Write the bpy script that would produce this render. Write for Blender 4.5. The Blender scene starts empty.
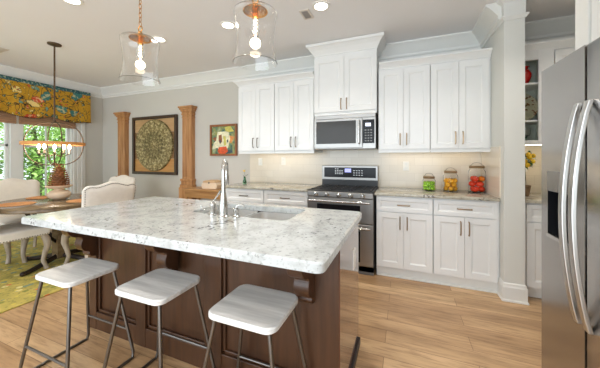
import bpy, bmesh, math, random
from mathutils import Vector, Matrix
random.seed(7)
PI = math.pi
scn = bpy.context.scene
COL = scn.collection

# ------------------------------------------------------------------ camera
cam_d = bpy.data.cameras.new('camera'); cam = bpy.data.objects.new('camera', cam_d); COL.objects.link(cam)
cam.location = (1.058, -3.59, 1.289)
cam.rotation_euler = (PI/2, 0, 0.3752)
cam_d.sensor_width = 36; cam_d.lens = 260.2/600*36
cam_d.shift_y = -(184-158.3)/600
cam_d.clip_start = 0.02
scn.camera = cam

# ------------------------------------------------------------------ world, light, exposure
W = bpy.data.worlds.new('world'); scn.world = W; W.use_nodes = True
bg = W.node_tree.nodes['Background']
bg.inputs[0].default_value = (0.82, 0.915, 1.0, 1); bg.inputs[1].default_value = 2.3

def area(name, loc, rot, sx, sy, power, color=(1, 1, 1), spread=PI):
    d = bpy.data.lights.new(name, 'AREA'); d.shape = 'RECTANGLE'; d.size = sx; d.size_y = sy
    d.energy = power; d.color = color; d.spread = spread
    o = bpy.data.objects.new(name, d); COL.objects.link(o); o.location = loc; o.rotation_euler = rot
    return o
area('rear_fill_light', (-0.8, -6.0, 1.25), (PI/2, 0, 0), 6.5, 2.4, 150, (0.80, 0.905, 1.0))  # added fill light behind the camera; no window is seen there
sd_ = bpy.data.lights.new('sun', 'SUN'); sd_.energy = 5; sd_.angle = 0.05; sd_.color = (1.0, 0.96, 0.88)
so_ = bpy.data.objects.new('sun', sd_); COL.objects.link(so_); so_.rotation_euler = (0, math.radians(28), 0)
scn.view_settings.view_transform = 'Standard'
scn.view_settings.look = 'None'
scn.view_settings.gamma = 1
scn.view_settings.exposure = -0.13
CAN_POWER = 5.2
UNDER_POWER = 0.4

# ------------------------------------------------------------------ materials
class NT:
    def __init__(s, name):
        s.m = bpy.data.materials.new(name); s.m.use_nodes = True
        s.t = s.m.node_tree; s.b = s.t.nodes['Principled BSDF']
    def n(s, typ, **kw):
        x = s.t.nodes.new(typ)
        for k, v in kw.items():
            if k.startswith('i_'):
                key = k[2:].replace('_', ' ')
                x.inputs[key].default_value = v
            else: setattr(x, k, v)
        return x
    def l(s, a, b): s.t.links.new(a, b)
    def coord(s, scale=(1, 1, 1), rot=(0, 0, 0), kind='Object'):
        tc = s.n('ShaderNodeTexCoord'); mp = s.n('ShaderNodeMapping')
        mp.inputs['Scale'].default_value = scale; mp.inputs['Rotation'].default_value = rot
        s.l(tc.outputs[kind], mp.inputs['Vector']); return mp.outputs['Vector']
    def ramp(s, fac, stops, interp='LINEAR'):
        r = s.n('ShaderNodeValToRGB'); r.color_ramp.interpolation = interp
        el = r.color_ramp.elements
        while len(el) > 1: el.remove(el[-1])
        el[0].position = stops[0][0]; el[0].color = tuple(stops[0][1]) + (1,)
        for p, c in stops[1:]:
            e = el.new(p); e.color = tuple(c) + (1,)
        s.l(fac, r.inputs['Fac']); return r.outputs['Color']
    def mix(s, fac, a, b, mode='MIX'):
        x = s.n('ShaderNodeMix'); x.data_type = 'RGBA'; x.blend_type = mode
        for sock, v in ((x.inputs[0], fac), (x.inputs[6], a), (x.inputs[7], b)):
            if isinstance(v, (int, float)): sock.default_value = v
            elif isinstance(v, tuple): sock.default_value = v if len(v) == 4 else v + (1,)
            else: s.l(v, sock)
        return x.outputs[2]
    def noise(s, vec, scale, detail=4, rough=0.5):
        x = s.n('ShaderNodeTexNoise'); x.inputs['Scale'].default_value = scale
        x.inputs['Detail'].default_value = detail; x.inputs['Roughness'].default_value = rough
        s.l(vec, x.inputs['Vector']); return x.outputs['Fac']
    def bump(s, h, strength=0.2, dist=0.01):
        x = s.n('ShaderNodeBump'); x.inputs['Strength'].default_value = strength; x.inputs['Distance'].default_value = dist
        s.l(h, x.inputs['Height']); s.l(x.outputs['Normal'], s.b.inputs['Normal'])
    def base(s, c):
        if isinstance(c, tuple): s.b.inputs['Base Color'].default_value = c + (1,) if len(c) == 3 else c
        else: s.l(c, s.b.inputs['Base Color'])

def srgb(r, g, b):
    f = lambda v: (v/255/12.92) if v/255 <= 0.04045 else ((v/255+0.055)/1.055)**2.4
    return (f(r), f(g), f(b))

def mat(name, c, rough=0.5, metal=0.0, vary=0.06, scale=8, bump=0.0, coat=0.0, **kw):
    t = NT(name)
    v = t.coord()
    nz = t.noise(v, scale, 3)
    lo = tuple(max(0, x*(1-vary)) for x in c); hi = tuple(min(1, x*(1+vary)) for x in c)
    t.base(t.ramp(nz, [(0.3, lo), (0.7, hi)]))
    t.b.inputs['Roughness'].default_value = rough; t.b.inputs['Metallic'].default_value = metal
    if coat: t.b.inputs['Coat Weight'].default_value = coat; t.b.inputs['Coat Roughness'].default_value = 0.05
    if bump: t.bump(t.noise(v, scale*12, 3), bump, 0.004)
    for k, val in kw.items(): t.b.inputs[k.replace('_', ' ')].default_value = val
    return t.m

def emit(name, c, strength):
    t = NT(name); t.base((0.8, 0.8, 0.8)); t.b.inputs['Emission Color'].default_value = c + (1,)
    t.b.inputs['Emission Strength'].default_value = strength; return t.m

def wood(name, c1, c2, axis='x', rough=0.4, scale=1.0, coat=0.0):
    t = NT(name)
    sc = {'x': (1.5, 18, 18), 'y': (18, 1.5, 18), 'z': (18, 18, 1.5)}[axis]
    v = t.coord(tuple(s*scale for s in sc))
    a = t.noise(v, 1.5, 6, 0.6)
    t.base(t.ramp(a, [(0.3, c1), (0.7, c2)]))
    t.b.inputs['Roughness'].default_value = rough
    if coat: t.b.inputs['Coat Weight'].default_value = coat; t.b.inputs['Coat Roughness'].default_value = 0.06
    t.bump(a, 0.1, 0.003)
    return t.m

def floor_mat():
    t = NT('oak_floor')
    v = t.coord()
    br = t.n('ShaderNodeTexBrick'); br.inputs['Scale'].default_value = 1.0
    br.inputs['Brick Width'].default_value = 1.5; br.inputs['Row Height'].default_value = 0.14
    br.inputs['Mortar Size'].default_value = 0.0016; br.inputs['Mortar Smooth'].default_value = 0.1
    br.inputs['Bias'].default_value = 0.0; br.offset = 0.37
    br.inputs['Color1'].default_value = srgb(206, 174, 136) + (1,)
    br.inputs['Color2'].default_value = srgb(176, 142, 106) + (1,)
    br.inputs['Mortar'].default_value = srgb(120, 88, 60) + (1,)
    t.l(v, br.inputs['Vector'])
    g = t.noise(t.coord((1.6, 14, 1)), 3.0, 7, 0.62)
    g2 = t.ramp(g, [(0.30, (0.58, 0.51, 0.44)), (0.5, (0.95, 0.94, 0.92)), (0.75, (1.12, 1.1, 1.06))])
    c = t.mix(1.0, br.outputs['Color'], g2, 'MULTIPLY')
    big = t.ramp(t.noise(t.coord((0.8, 5, 1)), 1.7, 2), [(0.35, (0.80, 0.76, 0.70)), (0.65, (1.12, 1.11, 1.08))])
    c = t.mix(1.0, c, big, 'MULTIPLY')
    t.base(c); t.b.inputs['Roughness'].default_value = 0.33
    t.bump(br.outputs['Fac'], -0.15, 0.002)
    return t.m

def granite(name, basec, cloud, speck, dens=0.5):
    t = NT(name); v = t.coord()
    n1 = t.noise(v, 9, 8, 0.7)
    c = t.ramp(n1, [(0.36, cloud), (0.55, basec)])
    n2 = t.noise(v, 55, 4, 0.65)
    c = t.mix(t.ramp(n2, [(0.56, (0, 0, 0)), (0.66, (0.75, 0.75, 0.75))]), c, tuple(x*0.55 for x in cloud))
    n3 = t.noise(t.coord((1, 1, 1), (0.5, 0.3, 0.9)), 38, 2, 0.5)
    n4 = t.noise(v, 5, 3, 0.5)
    m = t.n('ShaderNodeMath', operation='MULTIPLY'); t.l(n3, m.inputs[0]); t.l(n4, m.inputs[1])
    c = t.mix(t.ramp(m.outputs[0], [(dens*0.72, (0, 0, 0)), (dens*0.72+0.03, (0.9, 0.9, 0.9))]), c, speck)
    t.base(c); t.b.inputs['Roughness'].default_value = 0.12
    return t.m

def tile_mat():
    t = NT('cream_tile'); 
    v = t.coord((1, 1, 1), (PI/2, 0, 0))
    br = t.n('ShaderNodeTexBrick'); br.inputs['Scale'].default_value = 1
    br.inputs['Brick Width'].default_value = 0.2; br.inputs['Row Height'].default_value = 0.1
    br.inputs['Mortar Size'].default_value = 0.0015
    br.inputs['Color1'].default_value = srgb(232, 222, 205) + (1,); br.inputs['Color2'].default_value = srgb(226, 215, 197) + (1,)
    br.inputs['Mortar'].default_value = srgb(215, 204, 186) + (1,)
    t.l(v, br.inputs['Vector']); t.base(br.outputs['Color']); t.b.inputs['Roughness'].default_value = 0.18
    t.bump(br.outputs['Fac'], -0.1, 0.002)
    return t.m

def steel(name, axis='z', c=(0.55, 0.54, 0.52), rough=0.28):
    t = NT(name)
    sc = {'x': (1, 160, 160), 'y': (160, 1, 160), 'z': (160, 160, 1)}[axis]
    n = t.noise(t.coord(sc), 2, 2)
    t.base(t.ramp(n, [(0.2, tuple(x*0.93 for x in c)), (0.8, tuple(min(1, x*1.05) for x in c))]))
    t.b.inputs['Metallic'].default_value = 1; t.b.inputs['Roughness'].default_value = rough
    return t.m

def glass(name, c=(1, 1, 1), rough=0.0, ior=1.45):
    t = NT(name)
    n = t.noise(t.coord(), 3, 1)
    t.base(t.ramp(n, [(0.2, tuple(x*0.98 for x in c)), (0.8, c)]))
    t.b.inputs['Transmission Weight'].default_value = 1; t.b.inputs['Roughness'].default_value = rough
    t.b.inputs['IOR'].default_value = ior
    return t.m

def floral():
    t = NT('floral_fabric')
    v = t.coord()
    nz = t.n('ShaderNodeTexNoise'); nz.inputs['Scale'].default_value = 3.5; nz.inputs['Detail'].default_value = 2; t.l(v, nz.inputs['Vector'])
    w = t.n('ShaderNodeVectorMath', operation='SCALE'); w.inputs['Scale'].default_value = 0.22; t.l(nz.outputs['Color'], w.inputs[0])
    ad = t.n('ShaderNodeVectorMath', operation='ADD'); t.l(v, ad.inputs[0]); t.l(w.outputs[0], ad.inputs[1])
    warped = ad.outputs[0]
    c = t.ramp(t.noise(v, 20, 2), [(0.3, srgb(186, 138, 24)), (0.7, srgb(202, 156, 40))])
    # vines: thin wandering contours of a smooth field
    def contour(scale, lo, wd):
        f = t.noise(warped, scale, 1, 0.4)
        return t.ramp(f, [(lo-wd-0.008, (0, 0, 0)), (lo-wd, (1, 1, 1)), (lo+wd, (1, 1, 1)), (lo+wd+0.008, (0, 0, 0))])
    c = t.mix(contour(6.0, 0.47, 0.009), c, srgb(58, 38, 26))
    c = t.mix(contour(9.0, 0.56, 0.010), c, srgb(52, 60, 40))
    # leaves and blossoms
    def flowers(c, scale, ro, rim, ramp_, ch):
        vo = t.n('ShaderNodeTexVoronoi'); vo.inputs['Scale'].default_value = scale; vo.inputs['Randomness'].default_value = 0.85; t.l(warped, vo.inputs['Vector'])
        sep = t.n('ShaderNodeSeparateColor'); t.l(vo.outputs['Color'], sep.inputs[0])
        pet = t.noise(v, scale*4.5, 2, 0.6)
        md = t.n('ShaderNodeMath', operation='MULTIPLY_ADD'); md.inputs[1].default_value = 0.5; t.l(pet, md.inputs[0]); t.l(vo.outputs['Distance'], md.inputs[2])
        bl = t.ramp(sep.outputs[ch], ramp_, 'CONSTANT')
        bl = t.mix(t.ramp(pet, [(0.5, (0, 0, 0)), (0.56, (0.6, 0.6, 0.6))]), bl, srgb(236, 220, 160))
        c = t.mix(t.ramp(md.outputs[0], [(ro+rim, (1, 1, 1)), (ro+rim+0.02, (0, 0, 0))]), c, srgb(48, 42, 32))
        return t.mix(t.ramp(md.outputs[0], [(ro, (1, 1, 1)), (ro+0.02, (0, 0, 0))]), c, bl)
    c = flowers(c, 13, 0.46, 0.03, [(0.0, srgb(44, 84, 80)), (0.4, srgb(70, 90, 44)), (0.6, srgb(206, 84, 44)), (0.8, srgb(232, 206, 120))], 1)
    c = flowers(c, 5.4, 0.6, 0.025, [(0.0, srgb(60, 122, 118)), (0.28, srgb(206, 76, 38)), (0.45, srgb(238, 212, 130)), (0.65, srgb(104, 156, 140)), (0.8, srgb(226, 150, 96)), (0.92, srgb(40, 66, 66))], 0)
    # teal band along the top
    sx = t.n('ShaderNodeSeparateXYZ'); t.l(v, sx.inputs[0])
    band = t.ramp(t.noise(v, 40, 3), [(0.44, srgb(38, 82, 88)), (0.56, srgb(70, 120, 120)), (0.66, srgb(180, 186, 160))])
    mr = t.n('ShaderNodeMapRange'); mr.inputs['From Min'].default_value = 2.522; mr.inputs['From Max'].default_value = 2.526; t.l(sx.outputs[2], mr.inputs[0])
    c = t.mix(mr.outputs[0], c, band)
    t.base(c); t.b.inputs['Roughness'].default_value = 0.85
    return t.m

def rug_mat():
    t = NT('patterned_rug'); v = t.coord()
    c = t.ramp(t.noise(v, 5, 5, 0.6), [(0.32, srgb(136, 130, 66)), (0.45, srgb(172, 156, 76)), (0.6, srgb(194, 172, 88)), (0.72, srgb(146, 146, 106))])
    vo = t.n('ShaderNodeTexVoronoi'); vo.inputs['Scale'].default_value = 13; t.l(v, vo.inputs['Vector'])
    s = t.n('ShaderNodeSeparateColor'); t.l(vo.outputs['Color'], s.inputs[0])
    b = t.ramp(s.outputs[0], [(0, srgb(104, 134, 120)), (0.3, srgb(206, 186, 80)), (0.62, srgb(206, 104, 58)), (0.72, srgb(120, 126, 52)), (0.88, srgb(228, 214, 150))], 'CONSTANT')
    c = t.mix(t.ramp(vo.outputs['Distance'], [(0.3, (0.8, 0.8, 0.8)), (0.36, (0, 0, 0))]), c, b)
    vo = t.n('ShaderNodeTexVoronoi'); vo.inputs['Scale'].default_value = 30; t.l(v, vo.inputs['Vector'])
    c = t.mix(t.ramp(vo.outputs['Distance'], [(0.2, (0.6, 0.6, 0.6)), (0.3, (0, 0, 0))]), c, srgb(92, 104, 66))
    t.base(c); t.b.inputs['Roughness'].default_value = 0.95
    t.bump(t.noise(v, 300, 2), 0.4, 0.003)
    return t.m

def medallion_mat():
    t = NT('embossed_medallion'); v = t.coord()
    n = t.n('ShaderNodeTexVoronoi'); n.inputs['Scale'].default_value = 32; t.l(v, n.inputs['Vector'])
    g = t.n('ShaderNodeTexGradient', gradient_type='RADIAL')
    w = t.n('ShaderNodeMath', operation='MULTIPLY'); w.inputs[1].default_value = 2*PI*18; t.l(t.coord((1, 1, 1), (PI/2, 0, 0)), g.inputs[0]); t.l(g.outputs['Fac'], w.inputs[0])
    si = t.n('ShaderNodeMath', operation='SINE'); t.l(w.outputs[0], si.inputs[0])
    f = t.noise(v, 26, 4, 0.7)
    ad = t.n('ShaderNodeMath', operation='MULTIPLY_ADD'); ad.inputs[1].default_value = 0.035; t.l(si.outputs[0], ad.inputs[0]); t.l(f, ad.inputs[2])
    c = t.ramp(ad.outputs[0], [(0.36, srgb(92, 80, 44)), (0.5, srgb(128, 114, 72)), (0.64, srgb(196, 182, 140))])
    gs = t.n('ShaderNodeTexGradient', gradient_type='SPHERICAL'); t.l(t.coord((2.05, 2.05, 2.05)), gs.inputs[0])
    c = t.mix(t.ramp(n.outputs['Distance'], [(0.10, (0.9, 0.9, 0.9)), (0.2, (0, 0, 0))]), c, srgb(206, 194, 154))
    c = t.mix(1.0, c, t.ramp(gs.outputs['Fac'], [(0.0, (0.75, 0.7, 0.6)), (0.05, (1.15, 1.12, 1.05)), (0.42, (1.1, 1.08, 1.0)), (0.5, (0.72, 0.7, 0.6)), (0.8, (0.8, 0.78, 0.66)), (0.88, (1.15, 1.1, 1.0))]), 'MULTIPLY')
    t.base(c); t.b.inputs['Roughness'].default_value = 0.6
    t.bump(ad.outputs[0], 0.6, 0.01)
    return t.m

M = {}
M['wall'] = mat('greige_wall', srgb(203, 199, 190), 0.85, vary=0.015, scale=2)
M['wall2'] = mat('pale_grey_paint', srgb(222, 222, 216), 0.8, vary=0.015, scale=2)
M['ceiling'] = mat('ceiling_paint', srgb(240, 239, 240), 0.9, vary=0.01, scale=2)
M['trim'] = mat('white_trim', srgb(232, 232, 228), 0.4, vary=0.01)
M['cab'] = mat('white_cabinet', srgb(236, 236, 234), 0.32, vary=0.01)
M['cabin'] = mat('cabinet_interior', srgb(228, 234, 220), 0.5, vary=0.02)
M['floor'] = floor_mat()
M['granite'] = granite('pale_granite', srgb(202, 206, 206), srgb(176, 179, 178), srgb(88, 86, 88), 0.53)
M['granite2'] = granite('perimeter_granite', srgb(192, 186, 170), srgb(158, 149, 130), srgb(80, 72, 62), 0.5)
M['tile'] = tile_mat()
M['steel'] = steel('brushed_steel_vertical', 'z')
M['steelh'] = steel('brushed_steel_horizontal', 'x', (0.36, 0.345, 0.325), 0.36)
M['fridge'] = steel('fridge_steel', 'y', (0.42, 0.40, 0.38), 0.2)
M['chrome'] = mat('satin_nickel', (0.58, 0.57, 0.55), 0.24, 1.0, 0.02)
M['sinksteel'] = mat('satin_sink_steel', (0.82, 0.81, 0.79), 0.38, 1.0, 0.02)
M['handle'] = mat('satin_handle', (0.60, 0.59, 0.57), 0.33, 1.0, 0.02)
M['brass'] = mat('aged_brass', srgb(206, 150, 76), 0.25, 1.0, 0.05)
M['pull'] = mat('champagne_pull', srgb(176, 152, 124), 0.3, 1.0, 0.04)
M['pewter'] = mat('pewter_pull', srgb(122, 112, 102), 0.35, 1.0, 0.04)
M['darkwood'] = wood('espresso_wood', srgb(60, 36, 20), srgb(80, 50, 29), 'z', 0.38, 1.0, 0.08)
M['darkgloss'] = wood('polished_espresso_wood', srgb(84, 46, 30), srgb(108, 62, 42), 'z', 0.1, 1.0, 1.0)
M['shoe'] = mat('dark_shoe_base', srgb(40, 28, 24), 0.4)
M['pine'] = wood('honey_pine', srgb(160, 106, 60), srgb(206, 156, 104), 'z', 0.45)
M['pinex'] = wood('honey_pine_board', srgb(150, 104, 58), srgb(192, 146, 92), 'x', 0.4)
M['tablewood'] = wood('weathered_table_wood', srgb(96, 78, 56), srgb(138, 116, 86), 'x', 0.25, 0.8)
M['greywood'] = wood('washed_leg_wood', srgb(150, 134, 116), srgb(190, 174, 154), 'z', 0.5)
M['seatwood'] = wood('whitewashed_seat_wood', srgb(196, 196, 194), srgb(242, 242, 240), 'x', 0.4, 0.9)
M['gunmetal'] = mat('gunmetal_tube', (0.20, 0.19, 0.18), 0.35, 1.0, 0.05)
M['iron'] = mat('dark_iron', srgb(52, 42, 36), 0.45, 0.6, 0.1)
M['bronze'] = mat('oiled_bronze', srgb(96, 76, 58), 0.4, 0.7, 0.08)
M['linen'] = mat('cream_linen', srgb(228, 221, 210), 0.85, vary=0.03, scale=20, bump=0.15)
M['peach'] = mat('blush_linen', srgb(222, 198, 176), 0.85, vary=0.03, scale=20, bump=0.15)
M['nail'] = mat('nailhead', srgb(96, 84, 72), 0.35, 0.9, 0.05)
M['black'] = mat('black_glass', (0.012, 0.012, 0.014), 0.12, 0, 0.02, Specular_IOR_Level=0.18)
M['mwglass'] = mat('smoked_glass', (0.06, 0.058, 0.055), 0.12, 0, 0.02, Specular_IOR_Level=0.2)
M['blackm'] = mat('black_enamel', (0.02, 0.02, 0.02), 0.35, 0, 0.05)
M['grey'] = mat('grey_plastic', (0.16, 0.155, 0.15), 0.35, 0, 0.05)
M['white'] = mat('white_plastic', srgb(240, 238, 232), 0.35, 0, 0.01)
M['glass'] = glass('clear_glass')
M['pane'] = glass('window_glass', (1, 1, 1), 0, 1.1)
M['jarglass'] = glass('thin_jar_glass', (1, 1, 1), 0.0, 1.12)
M['gglass'] = glass('green_glass', srgb(120, 190, 150))
M['floral'] = floral()
M['rug'] = rug_mat()
M['medal'] = medallion_mat()
M['frame_dk'] = wood('dark_frame_wood', srgb(52, 38, 28), srgb(78, 58, 42), 'z', 0.5)
M['frame_br'] = wood('walnut_frame_wood', srgb(120, 70, 36), srgb(160, 100, 56), 'z', 0.45)
M['shade'] = wood('woven_shade', srgb(150, 112, 82), srgb(190, 150, 116), 'y', 0.8, 2.5)
M['stone'] = mat('pale_ceramic', srgb(226, 202, 174), 0.55, vary=0.08, scale=6)
M['cone'] = mat('pinecone_brown', srgb(138, 84, 40), 0.6, vary=0.35, scale=14)
M['rattan'] = mat('woven_rattan', srgb(206, 146, 92), 0.8, vary=0.15, scale=60, bump=0.5)
M['tomato'] = mat('tomato_red', srgb(240, 66, 30), 0.25, vary=0.15, scale=10)
M['orange'] = mat('clementine_skin', srgb(246, 178, 44), 0.4, vary=0.1, scale=20, bump=0.2)
M['lime'] = mat('lime_skin', srgb(168, 220, 66), 0.35, vary=0.2, scale=20)
M['lemon'] = mat('lemon_skin', srgb(240, 196, 40), 0.4, vary=0.1, scale=12)
M['leaf'] = mat('leaf_green', srgb(52, 92, 36), 0.5, vary=0.4, scale=14)
M['stem'] = mat('stem_green', srgb(70, 84, 40), 0.6)
M['red'] = mat('red_glaze', srgb(190, 30, 24), 0.12, vary=0.1, coat=1.0)
M['plate'] = None
M['lid'] = mat('rustic_lid', srgb(140, 112, 78), 0.45, 0.4, 0.15, 30)
M['wire'] = mat('wire_metal', srgb(120, 110, 100), 0.35, 0.9)
M['pot'] = mat('basket_pot', srgb(132, 104, 74), 0.7, vary=0.2, scale=30)
M['bulb'] = emit('warm_bulb', (1.0, 0.82, 0.55), 22)
M['filament'] = emit('glowing_filament', (1.0, 0.78, 0.45), 38)
M['can'] = emit('recessed_lens', (1.0, 0.93, 0.82), 9)
M['led'] = emit('under_cabinet_strip', (1.0, 0.86, 0.62), 5)
M['bluelcd'] = emit('blue_display', (0.2, 0.22, 1.0), 1.0)
M['palelcd'] = emit('pale_display', (0.55, 0.65, 1.0), 0.8)
M['dimtext'] = emit('display_marks', (0.7, 0.8, 0.85), 0.35)
M['candle'] = mat('candle_sleeve', srgb(224, 200, 170), 0.5)
M['orangewood'] = mat('hoop_wood', srgb(206, 142, 76), 0.5, 0, 0.12, 20)
M['bark'] = mat('tree_bark', srgb(96, 84, 70), 0.9, vary=0.3)
M['foliage'] = mat('tree_leaf', srgb(150, 186, 100), 0.55, vary=0.45, scale=1.6)
M['foliage2'] = mat('pale_tree_leaf', srgb(190, 214, 150), 0.55, vary=0.4, scale=1.6)
M['grass'] = mat('lawn_green', srgb(140, 172, 96), 0.9, vary=0.2, scale=3)
M['vent'] = mat('vent_white', srgb(216, 208, 198), 0.5)
M['ventg'] = mat('vent_grey', srgb(150, 145, 140), 0.5)
def plate_mat():
    t = NT('patterned_plate'); v = t.coord()
    c = t.ramp(t.noise(v, 26, 4, 0.6), [(0.4, srgb(196, 192, 160)), (0.56, srgb(214, 208, 178)), (0.6, srgb(140, 74, 44)), (0.66, srgb(108, 96, 52))])
    t.base(c); t.b.inputs['Roughness'].default_value = 0.25; return t.m
M['plate'] = plate_mat()

# ------------------------------------------------------------------ mesh helpers
def box(bm, x0, x1, y0, y1, z0, z1, bev=0.0):
    vs = [bm.verts.new((x, y, z)) for x in (x0, x1) for y in (y0, y1) for z in (z0, z1)]
    q = [(0, 1, 3, 2), (4, 6, 7, 5), (0, 4, 5, 1), (2, 3, 7, 6), (0, 2, 6, 4), (1, 5, 7, 3)]
    fs = [bm.faces.new([vs[i] for i in f]) for f in q]
    if bev > 0:
        es = list({e for f in fs for e in f.edges})
        bmesh.ops.bevel(bm, geom=es, offset=bev, segments=2, affect='EDGES', profile=0.5)

def frame_of(d):
    d = d.normalized(); u = Vector((0, 0, 1)) if abs(d.z) < 0.95 else Vector((1, 0, 0))
    a = d.cross(u).normalized(); return a, d.cross(a).normalized()

def tube(bm, pts, r, seg=10, closed=False, cap=True):
    pts = [Vector(p) for p in pts]; n = len(pts); rings = []
    rr = r if isinstance(r, (list, tuple)) else [r]*n
    a = None
    for i, p in enumerate(pts):
        if closed: d = pts[(i+1) % n]-pts[i-1]
        elif i == 0: d = pts[1]-p
        elif i == n-1: d = p-pts[-2]
        else: d = (pts[i+1]-p).normalized()+(p-pts[i-1]).normalized()
        if d.length < 1e-9: d = Vector((0, 0, 1))
        d.normalize()
        if a is None: a, b = frame_of(d)
        else:
            a = (a-d*a.dot(d)); a = a.normalized() if a.length > 1e-6 else frame_of(d)[0]
            b = d.cross(a).normalized()
        rings.append([bm.verts.new(p+(a*math.cos(2*PI*k/seg)+b*math.sin(2*PI*k/seg))*rr[i]) for k in range(seg)])
    for i in range(n if closed else n-1):
        A, B = rings[i], rings[(i+1) % n]
        for k in range(seg): bm.faces.new((A[k], A[(k+1) % seg], B[(k+1) % seg], B[k]))
    if not closed and cap:
        bm.faces.new(rings[0][::-1]); bm.faces.new(rings[-1])

def lathe(bm, prof, c=(0, 0, 0), seg=32, axis='z'):
    def P(r, h, k):
        a = 2*PI*k/seg; x, y = r*math.cos(a), r*math.sin(a)
        return {'z': (c[0]+x, c[1]+y, c[2]+h), 'y': (c[0]+x, c[1]+h, c[2]+y), 'x': (c[0]+h, c[1]+x, c[2]+y)}[axis]
    rings = []
    for r, h in prof:
        if r < 1e-6: rings.append([bm.verts.new(P(0, h, 0))])
        else: rings.append([bm.verts.new(P(r, h, k)) for k in range(seg)])
    for A, B in zip(rings, rings[1:]):
        for k in range(seg):
            j = (k+1) % seg
            f = [A[k % len(A)], A[j % len(A)], B[j % len(B)], B[k % len(B)]]
            f = list(dict.fromkeys(f))
            if len(f) > 2: bm.faces.new(f)

def ball(bm, c, r, sx=1, sy=1, sz=1, sub=2):
    mtx = Matrix.Translation(c) @ Matrix.Diagonal((r*sx, r*sy, r*sz, 1))
    bmesh.ops.create_icosphere(bm, subdivisions=sub, radius=1, matrix=mtx)

def prism(bm, pts, axis, a0, a1):
    """extrude a 2D outline along an axis; pts in the other two axes in order"""
    def P(p, a):
        return {'x': (a, p[0], p[1]), 'y': (p[0], a, p[1]), 'z': (p[0], p[1], a)}[axis]
    A = [bm.verts.new(P(p, a0)) for p in pts]; B = [bm.verts.new(P(p, a1)) for p in pts]
    bm.faces.new(A[::-1]); bm.faces.new(B)
    n = len(pts)
    for i in range(n): bm.faces.new((A[i], A[(i+1) % n], B[(i+1) % n], B[i]))

def sweep(bm, path, prof):
    """horizontal path [(x,y)], prof [(out, z)]: out is to the right of travel; mitred"""
    n = len(path); P = [Vector((p[0], p[1])) for p in path]; rings = []
    for i in range(n):
        d1 = (P[i]-P[i-1]).normalized() if i else None
        d2 = (P[i+1]-P[i]).normalized() if i < n-1 else None
        n1 = Vector((d1.y, -d1.x)) if d1 else None; n2 = Vector((d2.y, -d2.x)) if d2 else None
        if n1 is None: m = n2
        elif n2 is None: m = n1
        else: m = (n1+n2)/(1+n1.dot(n2))
        rings.append([bm.verts.new((P[i].x+m.x*o, P[i].y+m.y*o, z)) for o, z in prof])
    k = len(prof)
    for A, B in zip(rings, rings[1:]):
        for j in range(k): bm.faces.new((A[j], A[(j+1) % k], B[(j+1) % k], B[j]))
    bm.faces.new(rings[0][::-1]); bm.faces.new(rings[-1])

def obj(name, bm, m, parent=None, smooth=False, loc=None, bevel=0):
    bmesh.ops.recalc_face_normals(bm, faces=bm.faces[:])
    me = bpy.data.meshes.new(name); bm.to_mesh(me); bm.free()
    for x in (m if isinstance(m, list) else [m]): me.materials.append(x)
    o = bpy.data.objects.new(name, me); COL.objects.link(o)
    if smooth:
        for p in me.polygons: p.use_smooth = True
        try: me.set_sharp_from_angle(angle=math.radians(40))
        except Exception: pass
    if bevel:
        b = o.modifiers.new('bevel', 'BEVEL'); b.width = bevel; b.segments = 2; b.limit_method = 'ANGLE'
    if parent is not None: o.parent = parent
    if loc: o.location = loc
    return o

def B(): return bmesh.new()

def make(name, m, parent=None, smooth=False, bevel=0, **kw):
    def deco(fn):
        bm = B(); fn(bm); return obj(name, bm, m, parent, smooth, bevel=bevel)
    return deco

def thing(name, label, cat, loc=(0, 0, 0), rz=0, group=None):
    o = bpy.data.objects.new(name, None); COL.objects.link(o); o.empty_display_size = 0.05
    o.location = loc; o.rotation_euler = (0, 0, rz); o['label'] = label; o['category'] = cat
    if group: o['group'] = group
    return o

def tag(o, label, cat, group=None):
    o['label'] = label; o['category'] = cat
    if group: o['group'] = group
    return o

def struct(name, bm, m, parent=None, **kw):
    o = obj(name, bm, m, parent, **kw)
    if parent is None: o['kind'] = 'structure'
    return o

def sbox(name, m, *a, parent=None, bev=0):
    bm = B(); box(bm, *a, bev=bev); return struct(name, bm, m, parent)

def part(name, m, parent, *a, bev=0, smooth=False):
    bm = B(); box(bm, *a, bev=bev); return obj(name, bm, m, parent, smooth)

def copy_tree(o, parent=None):
    c = o.copy(); COL.objects.link(c); c.parent = parent
    for ch in list(o.children): copy_tree(ch, c)
    return c

def arc(cx, cz, r, a0, a1, n, f):
    return [f(cx+r*math.cos(math.radians(a0+(a1-a0)*i/n)), cz+r*math.sin(math.radians(a0+(a1-a0)*i/n))) for i in range(n+1)]

# ------------------------------------------------------------------ room shell
CE = 2.74; XL = -4.84
SX = 1.917; SX2 = 2.070      # the wall stub beside the pantry
sbox('floor', M['floor'], XL-0.15, 3.5, -7.6, 0.15, -0.1, 0.0)
sbox('ceiling', M['ceiling'], XL-0.15, 3.5, -7.6, 0.15, CE, CE+0.12)
sbox('wall_back', M['wall'], XL-0.15, 3.5, 0.0, 0.15, 0, CE)
sbox('wall_stub', M['wall2'], SX, SX2, -0.71, 0.0, 0, CE)
sbox('wall_pantry', M['wall'], 3.35, 3.5, -7.6, 0, 0, CE)
# window wall with three openings
WIN = [(-0.572, -1.247), (-1.40, -2.075), (-2.228, -2.903)]
WZ0, WZ1 = 0.42, 2.12
bm = B()
ys = [0.0] + [v for w in WIN for v in w] + [-7.6]
for i in range(0, len(ys), 2): box(bm, XL-0.15, XL, ys[i+1], ys[i], 0, CE)
for a, b in WIN:
    box(bm, XL-0.15, XL, b, a, 0, WZ0); box(bm, XL-0.15, XL, b, a, WZ1, CE)
struct('wall_left', bm, M['wall'])
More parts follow.
